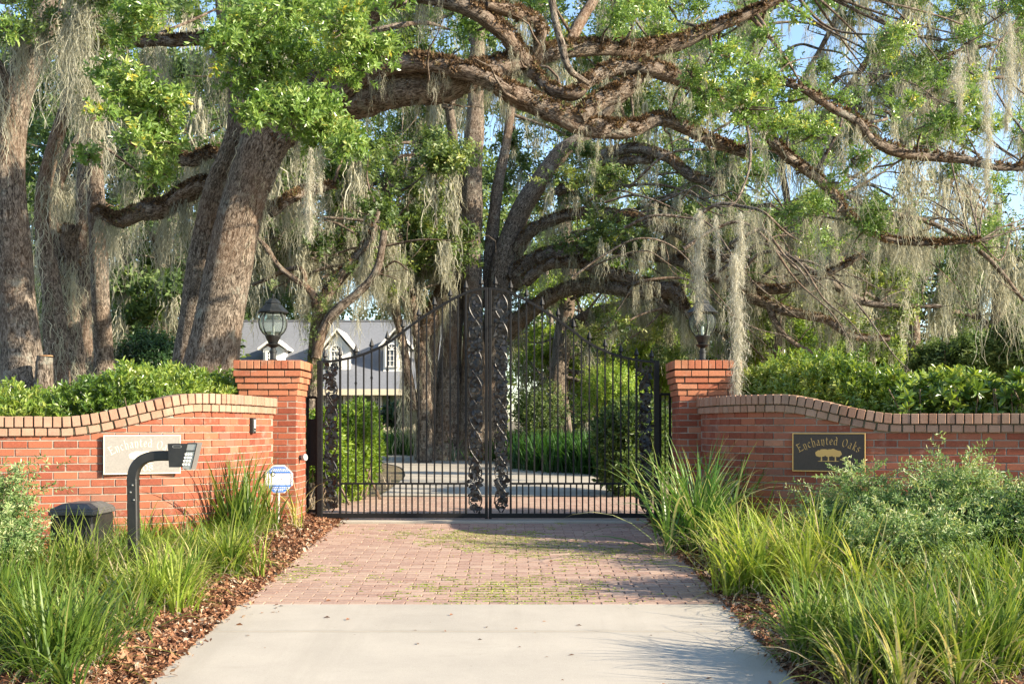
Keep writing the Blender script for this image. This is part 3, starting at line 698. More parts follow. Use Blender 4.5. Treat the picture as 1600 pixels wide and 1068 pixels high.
def plaque(C, W, pxc, zc, wd, ht, label, mats, year, flip_n):
    s = C.s_at_px(pxc); p, tt = C.at(s); n = W[2](tt)
    ex = np.array([tt[0], tt[1], 0]); 
    if ex[0] < 0: ex = -ex
    ez = np.array([0, 0, 1.]); en = np.array([n[0], n[1], 0])
    o = np.array([p[0], p[1], zc]) + en * .012
    root = thing('name_plaque', label, 'plaque', tuple(o))
    rot = np.stack([ex, -en, ez], 1)
    mb = MB(); box(mb, o, (wd / 2, .010, ht / 2), .002, rot); mb.build('board', mats[0], root)
    mb = MB(); t_ = .009
    for sx in (-1, 1): box(mb, o + ex * sx * (wd / 2 - t_ / 2) + en * .0105, (t_ / 2, .004, ht / 2), .001, rot)
    for sz in (-1, 1): box(mb, o + ez * sz * (ht / 2 - t_ / 2) + en * .0105, (wd / 2 - t_ - .0005, .0035, t_ / 2), .001, rot)
    mb.build('frame', mats[1], root)
    mb = MB()
    # arched words
    txt = "Enchanted Oaks"; xh = ht * .135; adv = [GL[c][0] + .17 for c in txt]; tot = sum(adv)
    scale = wd * .86 / tot; Rr = wd * .80; x = -wd * .43
    for c, a_ in zip(txt, adv):
        xc = x + a_ * scale / 2; th = xc / Rr; 
        base = np.array([Rr * math.sin(th), Rr * (math.cos(th) - 1) + ht * .20]); ca, sa = math.cos(-th), math.sin(-th); hw_ = GL[c][0] / 2
        def fr(u, v, d, base=base, ca=ca, sa=sa, hw_=hw_):
            lx = (u - hw_) * scale; ly = v * xh; X_ = base[0] + lx * ca - ly * sa; Y_ = base[1] + lx * sa + ly * ca
            return o + ex * X_ + ez * Y_ + en * d
        pen(mb, GL[c][1], fr, .072, .0112); x += a_ * scale
        if c == ' ': pass
        elif c in 'ds' and mb.n: mb.build('lettering', mats[2], root); mb = MB()
    if year:
        x = -ht * .26
        for c in year:
            def fr(u, v, d, x=x): return o + ex * (x + u * ht * .17) + ez * (-ht * .42 + v * ht * .105) + en * d
            pen(mb, GL[c][1], fr, .09, .0112); x += ht * .135
        mb.build('lettering', mats[2], root)
    mb = MB(); k_ = 0; S = ht * .235
    def disc(cx_, cy_, r, d):
        a = np.linspace(0, 2 * np.pi, 22, endpoint=False); rr = r * (1 + .07 * np.sin(a * 7 + cx_ * 9)) 
        V = [o + ex * (cx_ + rr[i] * math.cos(a[i])) * S / .3 * 1.0 * .3 + ez * (cy_ + rr[i] * .85 * math.sin(a[i])) * S + en * d for i in range(22)]
        mb.add(V, [np.arange(22)[None]])
    S3 = S
    def sh(cx_, cy_, rx, ry, d):
        a = np.linspace(0, 2 * np.pi, 24, endpoint=False); w_ = 1 + .06 * np.sin(a * 6 + cx_ * 9)
        mb.add([o + ex * (cx_ + rx * w_[i] * math.cos(a[i])) * S3 + ez * (cy_ + ry * w_[i] * math.sin(a[i])) * S3 + en * d for i in range(24)], [np.arange(24)[None]])
    zo = -.22
    for i, (cx_, cy_, rx, ry) in enumerate([(-1.0, .08, .42, .36), (-.55, .2, .5, .38), (.0, .12, .5, .40), (.5, .22, .5, .38), (1.0, .08, .42, .36), (-.25, .28, .5, .26), (.25, .3, .5, .26), (-.75, -.06, .4, .22), (.7, -.06, .4, .22)]): sh(cx_, cy_ + zo, rx, ry, .0112 + i * .00006)
    j = 0
    for cx_ in (-.75, .0, .75):
        for (x0, x1, ya, yb) in ((-.05, .05, -.80, -.2),):
            V = [(cx_ + x0 * 1.8, ya), (cx_ + x1 * 1.8, ya), (cx_ + x1, yb), (cx_ + x0, yb)]
            mb.add([o + ex * x_ * S3 + ez * (y_ + zo) * S3 + en * (.0118 + j * .00005) for x_, y_ in V], [np.array([[0, 1, 2, 3]])]); j += 1
    V = [(-1.2, -.78), (1.2, -.78), (1.0, -.72), (-1.0, -.72)]
    mb.add([o + ex * x_ * S3 + ez * (y_ + zo) * S3 + en * .01205 for x_, y_ in V], [np.array([[0, 1, 2, 3]])])
    mb.build('tree_emblem', mats[3], root)
M['pl_grey'] = flat('weathered_plaque', (.20, .185, .165), .45, 0, .5, 60, .0008, (.26, .24, .21)); M['pl_cream'] = flat('cream_paint', (.72, .64, .46), .5)
M['pl_dark'] = flat('bronze_plaque', (.050, .036, .027), .6, 0, .3, 60, .0008, (.068, .050, .038)); M['pl_gold'] = flat('gold_paint', (.62, .36, .10), .5)
plaque(LC, LW, 222, CZ - .236, .66, .345, 'grey plaque lettered Enchanted Oaks 2008 with cream border on the sunny wall', (M['pl_grey'], M['pl_cream'], M['pl_cream'], M['pl_cream']), '2008', 1)
plaque(RC, RW, 1295, CZ - .225, .655, .355, 'dark plaque lettered Enchanted Oaks in gold on the shaded wall', (M['pl_dark'], M['pl_gold'], M['pl_gold'], M['pl_gold']), None, 1)

# ================================================================== INTERCOM ON THE WALL, SENSOR, CALL BOX, UTILITY BOX, YARD SIGN
s = LC.s_at_px(392); p, tt = LC.at(s); n = LW[2](tt); ex = np.r_[tt, 0]; ex = -ex if ex[0] < 0 else ex; en = np.r_[n, 0]
o = np.array([p[0], p[1], CZ + .022]) + en * .02; rot = np.stack([ex, -en, [0, 0, 1]], 1)
root = thing('doorbell', 'small grey doorbell unit with pale button plate under the left coping', 'doorbell', tuple(o))
mb = MB(); box(mb, o, (.045, .02, .078), .006, rot); mb.build('housing', M['lamp_iron'], root)
mb = MB(); box(mb, o + en * .021 + (0, 0, .018), (.022, .003, .042), .002, rot); mb.build('plate', M['white'], root)
mb = MB(); box(mb, o + en * .021 - (0, 0, .05), (.012, .004, .010), .003, rot); mb.build('button', M['steel'], root)
x, y, z = -2.32, 12.90, .715
root = thing('gate_sensor', 'small hooded photo sensor on the gate side of the left pillar', 'sensor', (x, y, z))
mb = MB(); tube(mb, [(x - .01, y, z), (x + .05, y, z)], .028, 12); mb.build('body', M['plastic'], root)
mb = MB(); tube(mb, [(x + .045, y, z), (x + .06, y - .012, z + .004), (x + .075, y - .02, z + .006)], [.034, .036, .038], 12); mb.build('hood', M['grey_plastic'], root)

# call box on a curved post
yb = 9.0; px_ = lambda a, b_: P(a, b_, yb)
base = np.array([P(209, 700, yb)[0], yb, float(mulch_h(P(209, 700, yb)[0], yb, -1, EL)) - .05])
root = thing('call_box', 'black gooseneck post holding a wedge shaped keypad call box among the grasses', 'call box', tuple(base))
path = catmull([base, (base[0], yb, .2), px_(208, 760), px_(208, 745), px_(212, 730), px_(222, 718.5), px_(236, 713), px_(252, 711.5), px_(272, 711.5)], 6)
mb = MB()
def sqtube(mb, pts, h):
    pts = np.asarray(pts); T = np.gradient(pts, axis=0); T /= np.linalg.norm(T, axis=1)[:, None]; y_ = np.array([0, 1., 0]); X_ = np.cross(y_, T)
    c_ = h * .78; ring = [(-h, -c_), (-c_, -h), (c_, -h), (h, -c_), (h, c_), (c_, h), (-c_, h), (-h, c_)]
    V = np.stack([pts + X_ * a + y_ * b_ for a, b_ in ring], 1).reshape(-1, 3); N_ = len(pts)
    i = np.arange(N_ - 1)[:, None] * 8; j = np.arange(8)[None]; j2 = (j + 1) % 8
    mb.add(V, [np.stack([i + j, i + j2, i + 8 + j2, i + 8 + j], -1).reshape(-1, 4)])
sqtube(mb, path, .038); mb.build('post', M['plastic'], root)
mb = MB()
for q in ((208, 757), (205, 768), (210, 780)):
    box(mb, px_(*q) + (.008, -.040, 0), (.006, .005, .006), .002)
mb.build('bolt', M['steel'], root)
# wedge head: side profile in x-z, sloping face to the driveway
mb = MB(); T_ = [px_(267, 692.5), px_(297, 692.5), px_(288, 729), px_(269, 729)]
prof = [(q[0], q[2]) for q in T_][::-1]
prism(mb, prof, (0, yb - .085, 0), (1, 0, 0), (0, 0, 1), (0, 1, 0), .17); mb.build('head', M['plastic'], root)
mb = MB(); prof = [(q[0], q[2]) for q in (px_(298, 691), px_(312.5, 691), px_(302, 733), px_(289, 731))][::-1]
prism(mb, prof, (.0, yb - .075, 0), (1, 0, 0), (0, 0, 1), (0, 1, 0), .15); fp = mb.build('face_plate', M['steel'], root)
mb = MB(); 
for a_, b_ in (((297, 692), (311, 692)), ((294, 703.5), (308.5, 703.5))): bar(mb, px_(*a_) - (0, .078, 0), px_(*b_) - (0, .078, 0), .008, .006)
bar(mb, px_(312, 691.5) - (0, .078, 0), px_(303, 731) - (0, .078, 0), .007, .006)
mb.build('trim', M['plastic'], fp)
mb = MB(); c = px_(281.5, 697) - (0, .0865, 0)
for r_ in ((-.030, .030, .008), (-.030, .030, -.008)): bar(mb, c + (r_[0], 0, r_[2]), c + (r_[1], 0, r_[2]), .003, .003)
for xx in (-.031, .031): bar(mb, c + (xx, 0, -.008), c + (xx, 0, .008), .003, .003)
mb.build('name_oval', M['steel'], root)
mb = MB()
for k_ in range(12):
    c = px_(294.5 + (k_ % 3) * 4.2 - (k_ // 3) * 1.3, 709 + (k_ // 3) * 5.2) - (0, .077, 0); box(mb, c, (.0065, .003, .0075), .002)
mb.build('keypad', M['white'], fp)
# utility box
bx0 = P(78, 0, 9.3)[0]; bx1 = P(144, 0, 9.3)[0]; cx = (bx0 + bx1) / 2; hw2 = (bx1 - bx0) / 2
root = thing('utility_box', 'black plastic utility box with stepped lid half hidden by grasses', 'utility box', (cx, 9.55, -.15))
mb = MB(); box(mb, (cx, 9.55, .08), (hw2, .25, .27), .012)
for i in range(6): box(mb, (bx0 + .05 + i * (2 * hw2 - .1) / 5, 9.2985, .12), (.006, .004, .16), .002)
mb.build('body', M['plastic'], root)
mb = MB(); z = .352
box(mb, (cx, 9.55, z + .018), (hw2 + .012, .262, .020), .006)
zt = z + .038
A = [(cx - hw2 + .0, 9.30, zt), (cx + hw2, 9.30, zt), (cx + hw2, 9.80, zt), (cx - hw2, 9.80, zt)]; B = [(cx - hw2 + .07, 9.37, zt + .05), (cx + hw2 - .07, 9.37, zt + .05), (cx + hw2 - .07, 9.73, zt + .05), (cx - hw2 + .07, 9.73, zt + .05)]
A2 = [(a[0], a[1], a[2] + .012) for a in A]
mb.add(A + A2 + B, [np.array([[0, 1, 5, 4], [1, 2, 6, 5], [2, 3, 7, 6], [3, 0, 4, 7], [4, 5, 9, 8], [5, 6, 10, 9], [6, 7, 11, 10], [7, 4, 8, 11], [8, 9, 10, 11]])])
mb.build('lid', M['lid'], root)
# octagonal yard sign on a stake
c = P(436, 748, 12.3); g_ = float(mulch_h(c[0], 12.3, -1, EL))
root = thing('security_sign', 'blue and white octagonal yard sign on a white stake before the left pillar', 'sign', (c[0], 12.3, g_))
en = np.array([.12, -1, 0]); en /= np.linalg.norm(en); ex = np.array([-en[1], en[0], 0]); ez = np.array([0, 0, 1.])
M['blue'] = flat('sign_blue', (.06, .17, .50), .4); M['signwhite'] = flat('sign_white', (.80, .82, .84), .4)
def oct_(r): return [(r * math.cos(math.pi / 8 + i * math.pi / 4), r * math.sin(math.pi / 8 + i * math.pi / 4)) for i in range(8)]
mb = MB(); prism(mb, oct_(.155), c, ex, ez, -en, .004); sb_ = mb.build('sign_plate', M['signwhite'], root)
def clip_band(z0, z1, r):
    ap = r * math.cos(math.pi / 8); c_ = r * math.sin(math.pi / 8)
    def hw_(z): return min(ap, ap + c_ - abs(z)) if abs(z) > c_ else ap
    zs = sorted(set([z0, z1] + [q for q in (-c_, c_) if z0 < q < z1])); return [(hw_(q), q) for q in zs] + [(-hw_(q), q) for q in zs[::-1]]
mb = MB()
for a, b_ in ((.062, .118), (-.136, -.060)): prism(mb, clip_band(a, b_, .146)[::1], c + en * .0042, ex, ez, en, .0008)
prism(mb, clip_band(.124, .132, .146), c + en * .0042, ex, ez, en, .0008)
mb.build('blue_band', M['blue'], sb_)
mb = MB()
rg = [(.024 * math.cos(a), .024 * math.sin(a)) for a in np.linspace(0, 2 * np.pi, 20, endpoint=False)]
prism(mb, rg, c + ex * -.06 + ez * .052 + en * .0052, ex, ez, en, .0008); mb.build('emblem', M['iron'], sb_)
mb = MB(); rg2 = [(x_ * .6, y_ * .6) for x_, y_ in rg]; prism(mb, rg2, c + ex * -.06 + ez * .052 + en * .0062, ex, ez, en, .0006); mb.build('emblem_centre', M['signwhite'], sb_)
mb = MB()
for k_, (zz, ww) in enumerate(((.100, .07), (.086, .085), (-.085, .09), (-.102, .07), (-.118, .045))):
    x_ = -ww
    while x_ < ww: l_ = R.uniform(.008, .02); box(mb, c + ex * (x_ + l_ / 2) + ez * zz + en * .0054, (l_ / 2, .0004, .0035), .0002, np.stack([ex, -en, ez], 1)); x_ += l_ + .006
mb.build('small_print', M['signwhite'], sb_)
M['faint'] = flat('faint_print', (.60, .63, .72), .5)
mb = MB()
for zz, ww in ((.022, .11), (.002, .12), (-.022, .115), (-.042, .09)):
    x_ = -ww
    while x_ < ww: l_ = R.uniform(.01, .03); box(mb, c + ex * (x_ + l_ / 2) + ez * zz + en * .0046, (l_ / 2, .0004, .0045), .0002, np.stack([ex, -en, ez], 1)); x_ += l_ + .007
mb.build('faint_print', M['faint'], sb_)
mb = MB(); bar(mb, c - ez * .14 - en * .010, (c[0] - .01, 12.31, g_ - .06), .016, .010); mb.build('stake', M['white'], root)
# ================================================================== FOLIAGE PROTOTYPES
def unit(v): return v / (np.linalg.norm(v, axis=-1, keepdims=True) + 1e-9)
def leaf(base, d, nrm_, L, W, fold=.18):
    """rhombic leaf: 6 verts, 4 tris -> returned as 2 quads folded along the midrib"""
    d = unit(d); s = unit(np.cross(d, nrm_)); n = np.cross(s, d)
    m1 = base + d * L * .38; m2 = base + d * L * .72
    V = [base, m1 + s * W / 2 + n * W * fold, m2 + s * W * .38 + n * W * fold * .6, base + d * L - n * L * .08, m2 - s * W * .38 + n * W * fold * .6, m1 - s * W / 2 + n * W * fold]
    return V
def proto_spray(nl, L, W, stem, whorl=False, simple=False, up=.5, rs=None):
    rs = rs or R; V = []; Q = []; T = []; r = []
    for i in range(nl):
        a = i * 2.4 + rs.uniform(-.4, .4); t = (1.0 if whorl else (i + .6) / nl)
        b = np.array([rs.normal(0, .01), rs.normal(0, .01), t * stem]) if not whorl else np.array([0, 0, stem * rs.uniform(.85, 1)])
        el = rs.uniform(.15, .9) if whorl else rs.uniform(up - .4, up + .4)
        d = np.array([math.cos(a) * math.cos(el), math.sin(a) * math.cos(el), math.sin(el)])
        nn = np.array([rs.normal(0, .35), rs.normal(0, .35), 1.]) ; l = L * rs.uniform(.7, 1.15); n0 = len(V)
        rr = rs.uniform(-.22, .22)
        if simple:
            d = unit(d); s_ = unit(np.cross(d, nn)); n_ = np.cross(s_, d)
            V += [b, b + d * l * .5 + s_ * W / 2, b + d * l - n_ * l * .06, b + d * l * .5 - s_ * W / 2]; Q.append([n0, n0 + 1, n0 + 2, n0 + 3]); r += [rr] * 4
        else:
            V += leaf(b, d, nn, l, W * rs.uniform(.8, 1.15)); Q += [[n0, n0 + 1, n0 + 2, n0 + 3], [n0, n0 + 3, n0 + 4, n0 + 5]]; r += [rr] * 6
    if stem > .01 and not simple:
        n0 = len(V); w_ = .0022; V += [(-w_, 0, 0), (w_, 0, 0), (w_ * .5, 0, stem), (-w_ * .5, 0, stem)]; Q.append([n0, n0 + 1, n0 + 2, n0 + 3]); r += [-.3] * 4
    return np.array(V), [np.array(Q)], np.array(r)
def scatter(mb, protos, Pn, D, S, rn, roll=None):
    """instances of prototypes baked to mesh: Pn positions, D local z directions, S scales, rn random tint"""
    n = len(Pn)
    if n == 0: return
    D = unit(np.asarray(D, float)); S = np.broadcast_to(S, (n,)); rn = np.broadcast_to(rn, (n,))
    h = np.where(np.abs(D[:, 2:3]) < .9, np.array([[0, 0, 1.]]), np.array([[1., 0, 0]]))
    X = unit(np.cross(h, D)); Yv = np.cross(D, X)
    a = R.uniform(0, 6.28, n) if roll is None else roll
    ca, sa = np.cos(a)[:, None], np.sin(a)[:, None]; X, Yv = X * ca + Yv * sa, Yv * ca - X * sa
    which = R.integers(0, len(protos), n)
    for k, (V, Fs, r) in enumerate(protos):
        m = which == k; c = int(m.sum())
        if not c: continue
        W = (V[None, :, 0:1] * X[m][:, None] + V[None, :, 1:2] * Yv[m][:, None] + V[None, :, 2:3] * D[m][:, None]) * S[m][:, None, None] + Pn[m][:, None]
        nv = len(V); F2 = [(f[None] + (np.arange(c) * nv)[:, None, None]).reshape(-1, f.shape[1]) for f in Fs]
        mb.add(W.reshape(-1, 3), F2, np.clip((r[None] + rn[m][:, None]).ravel(), 0, 1))
def protos(k, *a, **kw): return [proto_spray(*a, **kw) for _ in range(k)]
PR_big = protos(8, 12, .078, .028, .16)              # laurel-oak sprays near the camera
PR_whorl = protos(6, 9, .078, .026, .07, whorl=True)
PR_oak = protos(8, 14, .062, .025, .22, simple=True)
PR_far = protos(6, 12, .15, .065, .38, simple=True)
PR_vfar = protos(5, 11, .30, .14, .80, simple=True)
PR_hedge = protos(6, 9, .062, .024, .09, up=.8)
PR_nan = protos(6, 15, .042, .012, .14, up=.5)
def moss_proto(ns, L, spread, w, seg=6, curl=.02):
    V = []; Q = []; r = []
    for i in range(ns):
        a = R.uniform(0, 6.28); rr = spread * abs(R.normal(0, .6)); b = np.array([rr * math.cos(a), rr * math.sin(a), R.uniform(-.35, .02) * L])
        l = L * (1.0 - .55 * rr / (spread * 1.5)) * R.uniform(.35, 1.0); l = min(l, L + b[2] + .02)
        ang = R.uniform(0, 3.14); s = np.array([math.cos(ang), math.sin(ang), 0]); p = b.copy(); n0 = len(V); t0 = R.uniform(-.25, .25)
        for j in range(seg + 1):
            t = j / seg; ww = w * (1 - .75 * t) * R.uniform(.6, 1.3)
            V += [p - s * ww / 2, p + s * ww / 2]; r += [t0] * 2
            p = p + np.array([R.normal(0, curl) - b[0] * .10, R.normal(0, curl) - b[1] * .10, -l / seg])
        for j in range(seg): q = n0 + 2 * j; Q.append([q, q + 1, q + 3, q + 2])
    return np.array(V), [np.array(Q)], np.array(r)
MP_mid = [moss_proto(15, 1.0, .085, .0115, 9, .030) for _ in range(6)]
MP_far = [moss_proto(9, 1.0, .085, .024, 6, .035) for _ in range(6)]
HOLES = [(1292, 66, 66, 36), (1345, 115, 46, 30), (1400, 262, 50, 52), (1345, 250, 40, 26), (1500, 330, 54, 44), (1440, 310, 60, 28), (1590, 330, 30, 56), (262, 50, 22, 30), (285, 78, 24, 18), (18, 20, 24, 20), (1215, 60, 26, 32), (1200, 300, 46, 22),
         (640, 120, 22, 14), (640, 240, 24, 20), (975, 235, 16, 13), (1520, 90, 40, 30), (1460, 60, 34, 20), (1240, 270, 34, 22), (560, 460, 30, 22), (330, 350, 16, 18), (225, 140, 14, 18), (1545, 480, 20, 36), (590, 8, 24, 14), (1250, 160, 30, 28), (1360, 180, 34, 24), (900, 20, 26, 14),
         (700, 40, 24, 12), (1000, 40, 30, 12), (1060, 20, 20, 14), (1430, 150, 30, 24), (1580, 150, 22, 30), (1560, 30, 30, 16), (1400, 30, 40, 16), (1300, 170, 24, 14), (620, 320, 16, 20), (1590, 440, 14, 30), (1480, 240, 30, 20), (1120, 30, 18, 20), (70, 240, 8, 30), (170, 300, 10, 20), (330, 20, 16, 14), (590, 280, 14, 16), (850, 250, 14, 10), (1060, 320, 16, 12), (400, 460, 12, 12)]
def in_holes(Pn, soft=.10):
    px = 800 + Pn[:, 0] / Pn[:, 1] * F; py = 668 - (Pn[:, 2] - CZ) / Pn[:, 1] * F; m = np.zeros(len(Pn), bool)
    for x, y, a, b in HOLES: m |= ((px - x) / a) ** 2 + ((py - y) / b) ** 2 < 1
    return m & (R.uniform(size=len(Pn)) > soft)
# ------------------------------------------------------------------ trees
class Tree:
    def __init__(s, name, label, base, group=None, cat='tree'):
        s.root = thing(name, label, cat, tuple(base), group); s.lims = []; s.trunk = MB(); s.limb = MB(); s.fol = MB(); s.moss = MB(); s.fern = MB(); s.mo = 0
    def limb_px(s, pts, trunk=False, rough=.14, sides=14, fern=0, twigs=0, moss=0, mossL=(.4, 1.2), sub=6, mp=None):
        w_ = np.array([np.r_[P(x, y, Y), r * Y / F] for x, y, r, Y in pts]); c = catmull(w_, sub)
        if trunk: c[:, 2] = c[:, 2]
        s.limb_w(c, trunk, rough, sides, fern, moss, mossL, mp); 
        for _ in range(twigs): s.twig(c)
        return c
    def limb_w(s, c, trunk=False, rough=.14, sides=14, fern=0, moss=0, mossL=(.4, 1.2), mp=None):
        n = len(c); wig = np.cumsum(R.normal(0, .10, (n, 3)), 0) * c[:, 3:4] * .35; wig -= np.linspace(0, 1, n)[:, None] * wig[-1]
        pts = c[:, :3] + wig * (0 if trunk else 1)
        tube(s.trunk if trunk else s.limb, pts, c[:, 3], sides, rough); s.lims.append((pts, c[:, 3]))
        seg = np.linalg.norm(np.diff(pts, axis=0), axis=1); L = seg.sum()
        if fern:
            m = int(fern * L * (c[:, 3].mean() + .04) * 2300); k = R.choice(n - 1, m, p=seg / L); f = R.uniform(size=m)[:, None]
            p = pts[k] * (1 - f) + pts[k + 1] * f; T = unit(pts[k + 1] - pts[k]); r = (c[k, 3:4] * (1 - f) + c[k + 1, 3:4] * f)
            sd = unit(np.cross(T, [0, 0, 1.])); a = R.normal(0, .85, m)[:, None]; up = np.cross(sd, T); d = sd * np.sin(a) + up * np.cos(a)
            pt = np.sin(k * .9 + p[:, 0] * 5) + np.sin(p[:, 0] * 13 + a[:, 0] * 3) + R.normal(0, .6, m) > -.5; q_ = p + d * r * .96
            scatter(s.fern, PR_fern, q_[pt], (d + R.normal(0, .5, (m, 3)))[pt], R.uniform(.5, 1.5, pt.sum()), np.clip(R.beta(2, 2, pt.sum()) + .12 * np.sin(p[pt, 0] * 3), 0, 1))
        if moss: s.hang(pts, c[:, 3], int(moss * L), mossL, mp or MP_mid)
        return pts
    def hang(s, pts, rad, m, mossL, mp):
        m = int(m * 1.9)
        n = len(pts); k = R.integers(0, n - 1, m); f = R.uniform(size=m)[:, None]
        # moss gathers in bunches
        cent = R.uniform(0, n - 1, max(2, m // 7)); k = np.clip((cent[R.integers(0, len(cent), m)] + R.normal(0, 1.2, m)).astype(int), 0, n - 2)
        p = pts[k] * (1 - f) + pts[k + 1] * f; p[:, 2] -= rad[k] * .6; p[:, :2] += R.normal(0, .6, (m, 2)) * rad[k][:, None]
        S = R.uniform(*mossL, m) * R.choice([.5, 1, 1.3], m); ok = ~in_holes(p, .4)
        scatter(s.moss, mp, p[ok], np.array([[0, 0, 1.]]) + R.normal(0, .04, (ok.sum(), 3)), S[ok], R.beta(3, 3, ok.sum()))
    def twig(s, c, L=None, start=None, d=None):
        i = R.integers(len(c) // 3, len(c)) if start is None else start; r0 = c[i, 3]
        L = L or R.uniform(.7, 1.9); d = unit(np.array([R.normal(0, 1), R.normal(0, .7), R.uniform(-.2, 1)])) if d is None else d
        p = [c[i, :3]]; q = d.copy()
        for k in range(6): q = unit(q + R.normal(0, .36, 3)); p.append(p[-1] + q * L / 6)
        p = np.array(p); r = np.linspace(min(.3 * r0, .028), .004, 7); tube(s.limb, p, r, 5, .08, cap=False); return p
    def nearest(s, q):
        best = None; bd = 1e9
        for pts, r in s.lims:
            d = np.linalg.norm(pts - q, axis=1); i = d.argmin()
            if d[i] < bd: bd = d[i]; best = (pts[i], r[i])
        return best, bd
    def blob(s, px, py, rx, ry, Y, n, pr, size=1.0, tint=.5, moss=0, mossL=(.4, 1.2), mp=None, dz=.7, link=True, shell=.5, grav=0, tw=2, holes=True):
        c = P(px, py, Y); ax = np.array([rx * Y / F, (rx * .6 + ry * .4) * Y / F * dz, ry * Y / F])
        # uneven: a few lobes inside the ellipsoid
        nl = 5; lc = unit(R.normal(0, 1, (nl, 3))) * R.uniform(.25, .75, (nl, 1)); lr = R.uniform(.32, .6, nl); k = R.integers(0, nl, n)
        q = unit(R.normal(0, 1, (n, 3))) * (R.uniform(0, 1, (n, 1)) ** shell); u = lc[k] + q * lr[k][:, None]
        p = c + u * ax; D = q + np.array([0, 0, .45 - grav]) + R.normal(0, .35, (n, 3))
        if holes: ok = ~in_holes(p); p = p[ok]; D = D[ok]; k = k[ok]
        tn = tint + (R.uniform(-.16, .16, nl))[k] + R.normal(0, .12, len(p))
        scatter(s.fol, pr, p, D, size * R.uniform(.75, 1.25, len(p)), np.clip(tn, .0, 1))
        if link and s.lims:
            (a, ra), d = s.nearest(c + R.normal(0, .5, 3) * (Y / 20))
            if d < 6 and R.uniform() < .7:
                mid = (a + c) / 2 + R.normal(0, .08, 3) * d; pts = catmull([a, mid, c], 5); tube(s.limb, pts, np.linspace(min(ra * .5, .02 + d * .014), .010, len(pts)), 6, .1, cap=False)
        for _ in range(tw):
            e = c + unit(R.normal(0, 1, 3)) * ax * .95; pts = catmull([c, (c + e) / 2 + R.normal(0, .1, 3) * ax, e], 4); tube(s.limb, pts, np.linspace(.012, .004, len(pts)) * (Y / 20 + .4), 4, 0, cap=False)
        if moss:
            m = max(1, int(moss * .62)); mm = R.normal(0, .45, (m, 3)); bun = R.normal(0, .5, (max(1, m // 5), 3)); mm = bun[R.integers(0, len(bun), m)] + mm * .25
            p = c + mm * ax; ok = ~in_holes(p, .3); p = p[ok]
            scatter(s.moss, mp or MP_mid, p, np.array([[0, 0, 1.]]) + R.normal(0, .04, (len(p), 3)), R.uniform(*mossL, len(p)), R.beta(3, 3, len(p)))
    def region(s, x0, y0, x1, y1, Y0, Y1, cnt, r, n, pr, size=1.0, tint=.5, moss=0, mossL=(.4, 1.2), mp=None, tw=1, link=True, skip=.0):
        if Y0 > 20: n = int(n * .95)
        for _ in range(cnt):
            x, y = R.uniform(x0, x1), R.uniform(y0, y1); Y = R.uniform(Y0, Y1); rr = r * R.uniform(.6, 1.3)
            s.blob(x, y, rr * 1.25, rr * .75, Y, n, pr, size, tint + R.normal(0, .07), moss, mossL, mp, link=link, tw=tw)
    def done(s, bark='bark', leafm='leaf_oak', mossm='moss'):
        if s.trunk.n: s.trunk.build('trunk', M[bark], s.root, smooth=True)
        if s.limb.n: s.limb.build('limbs', M[bark], s.root, smooth=True)
        if s.fern.n: s.fern.build('fern_cover', M['fern'], s.root)
        if s.fol.n: s.fol.build('crown', M[leafm], s.root)
        if s.moss.n: s.moss.build('moss', M[mossm], s.root)
PR_fern = protos(6, 6, .050, .020, .012, simple=True, up=.8)
UP = np.array([0, 0, 1.])
def gnd(px, Y): return np.array([(px - 800) / F * Y, Y, float(gz(Y)) - .05])
def gy(Y, dz=0): return 668 - (float(gz(Y)) - .25 + dz - CZ) * F / Y      # photo row of the ground at depth Y

# ---- the big twin oak behind the left hedge
T = Tree('live_oak', 'massive twin trunked oak behind the left hedge, its limb reaching over the gate', gnd(335, 17))
Y = 17
b_ = gy(Y)
T.limb_px([(326, b_ + 10, 60, Y), (328, 640, 50, Y), (330, 585, 44, Y), (340, 520, 38, Y), (356, 430, 35, Y), (374, 340, 33, Y), (394, 270, 34, Y), (412, 215, 36, Y), (420, 190, 34, Y)], True, .06, 28, sub=8)
T.limb_px([(292, b_ + 10, 40, Y + .9), (293, 620, 30, Y + .9), (298, 540, 25, Y + .9), (308, 450, 22, Y + .9), (324, 350, 19, Y + .8), (340, 290, 18, Y + .7), (360, 240, 18, Y + .5), (375, 190, 18, Y + .4), (372, 120, 15, Y + .5), (350, 20, 12, Y + .6), (345, -60, 10, Y + .6)], True, .08, 22, sub=8)
T.limb_px([(384, 320, 22, Y), (398, 260, 24, Y), (392, 205, 22, Y), (384, 160, 17, Y), (388, 90, 14, Y), (398, 0, 12, Y), (400, -80, 10, Y)], False, .08, 18, moss=3)
T.limb_px([(385, 320, 22, Y), (405, 275, 26, Y), (440, 195, 25, Y), (470, 160, 24, Y - .2), (505, 120, 20, Y - .3), (545, 60, 17, Y - .5), (590, 15, 14, Y - .8), (640, -8, 13, Y - 1), (700, 0, 12, Y - 1.2), (745, 18, 13, Y - 1.2), (785, 50, 13, Y - 1), (812, 85, 12, Y - .8), (832, 112, 10, Y - .6)], False, .12, 18, fern=1.1, moss=6, mossL=(.15, .55), twigs=5)
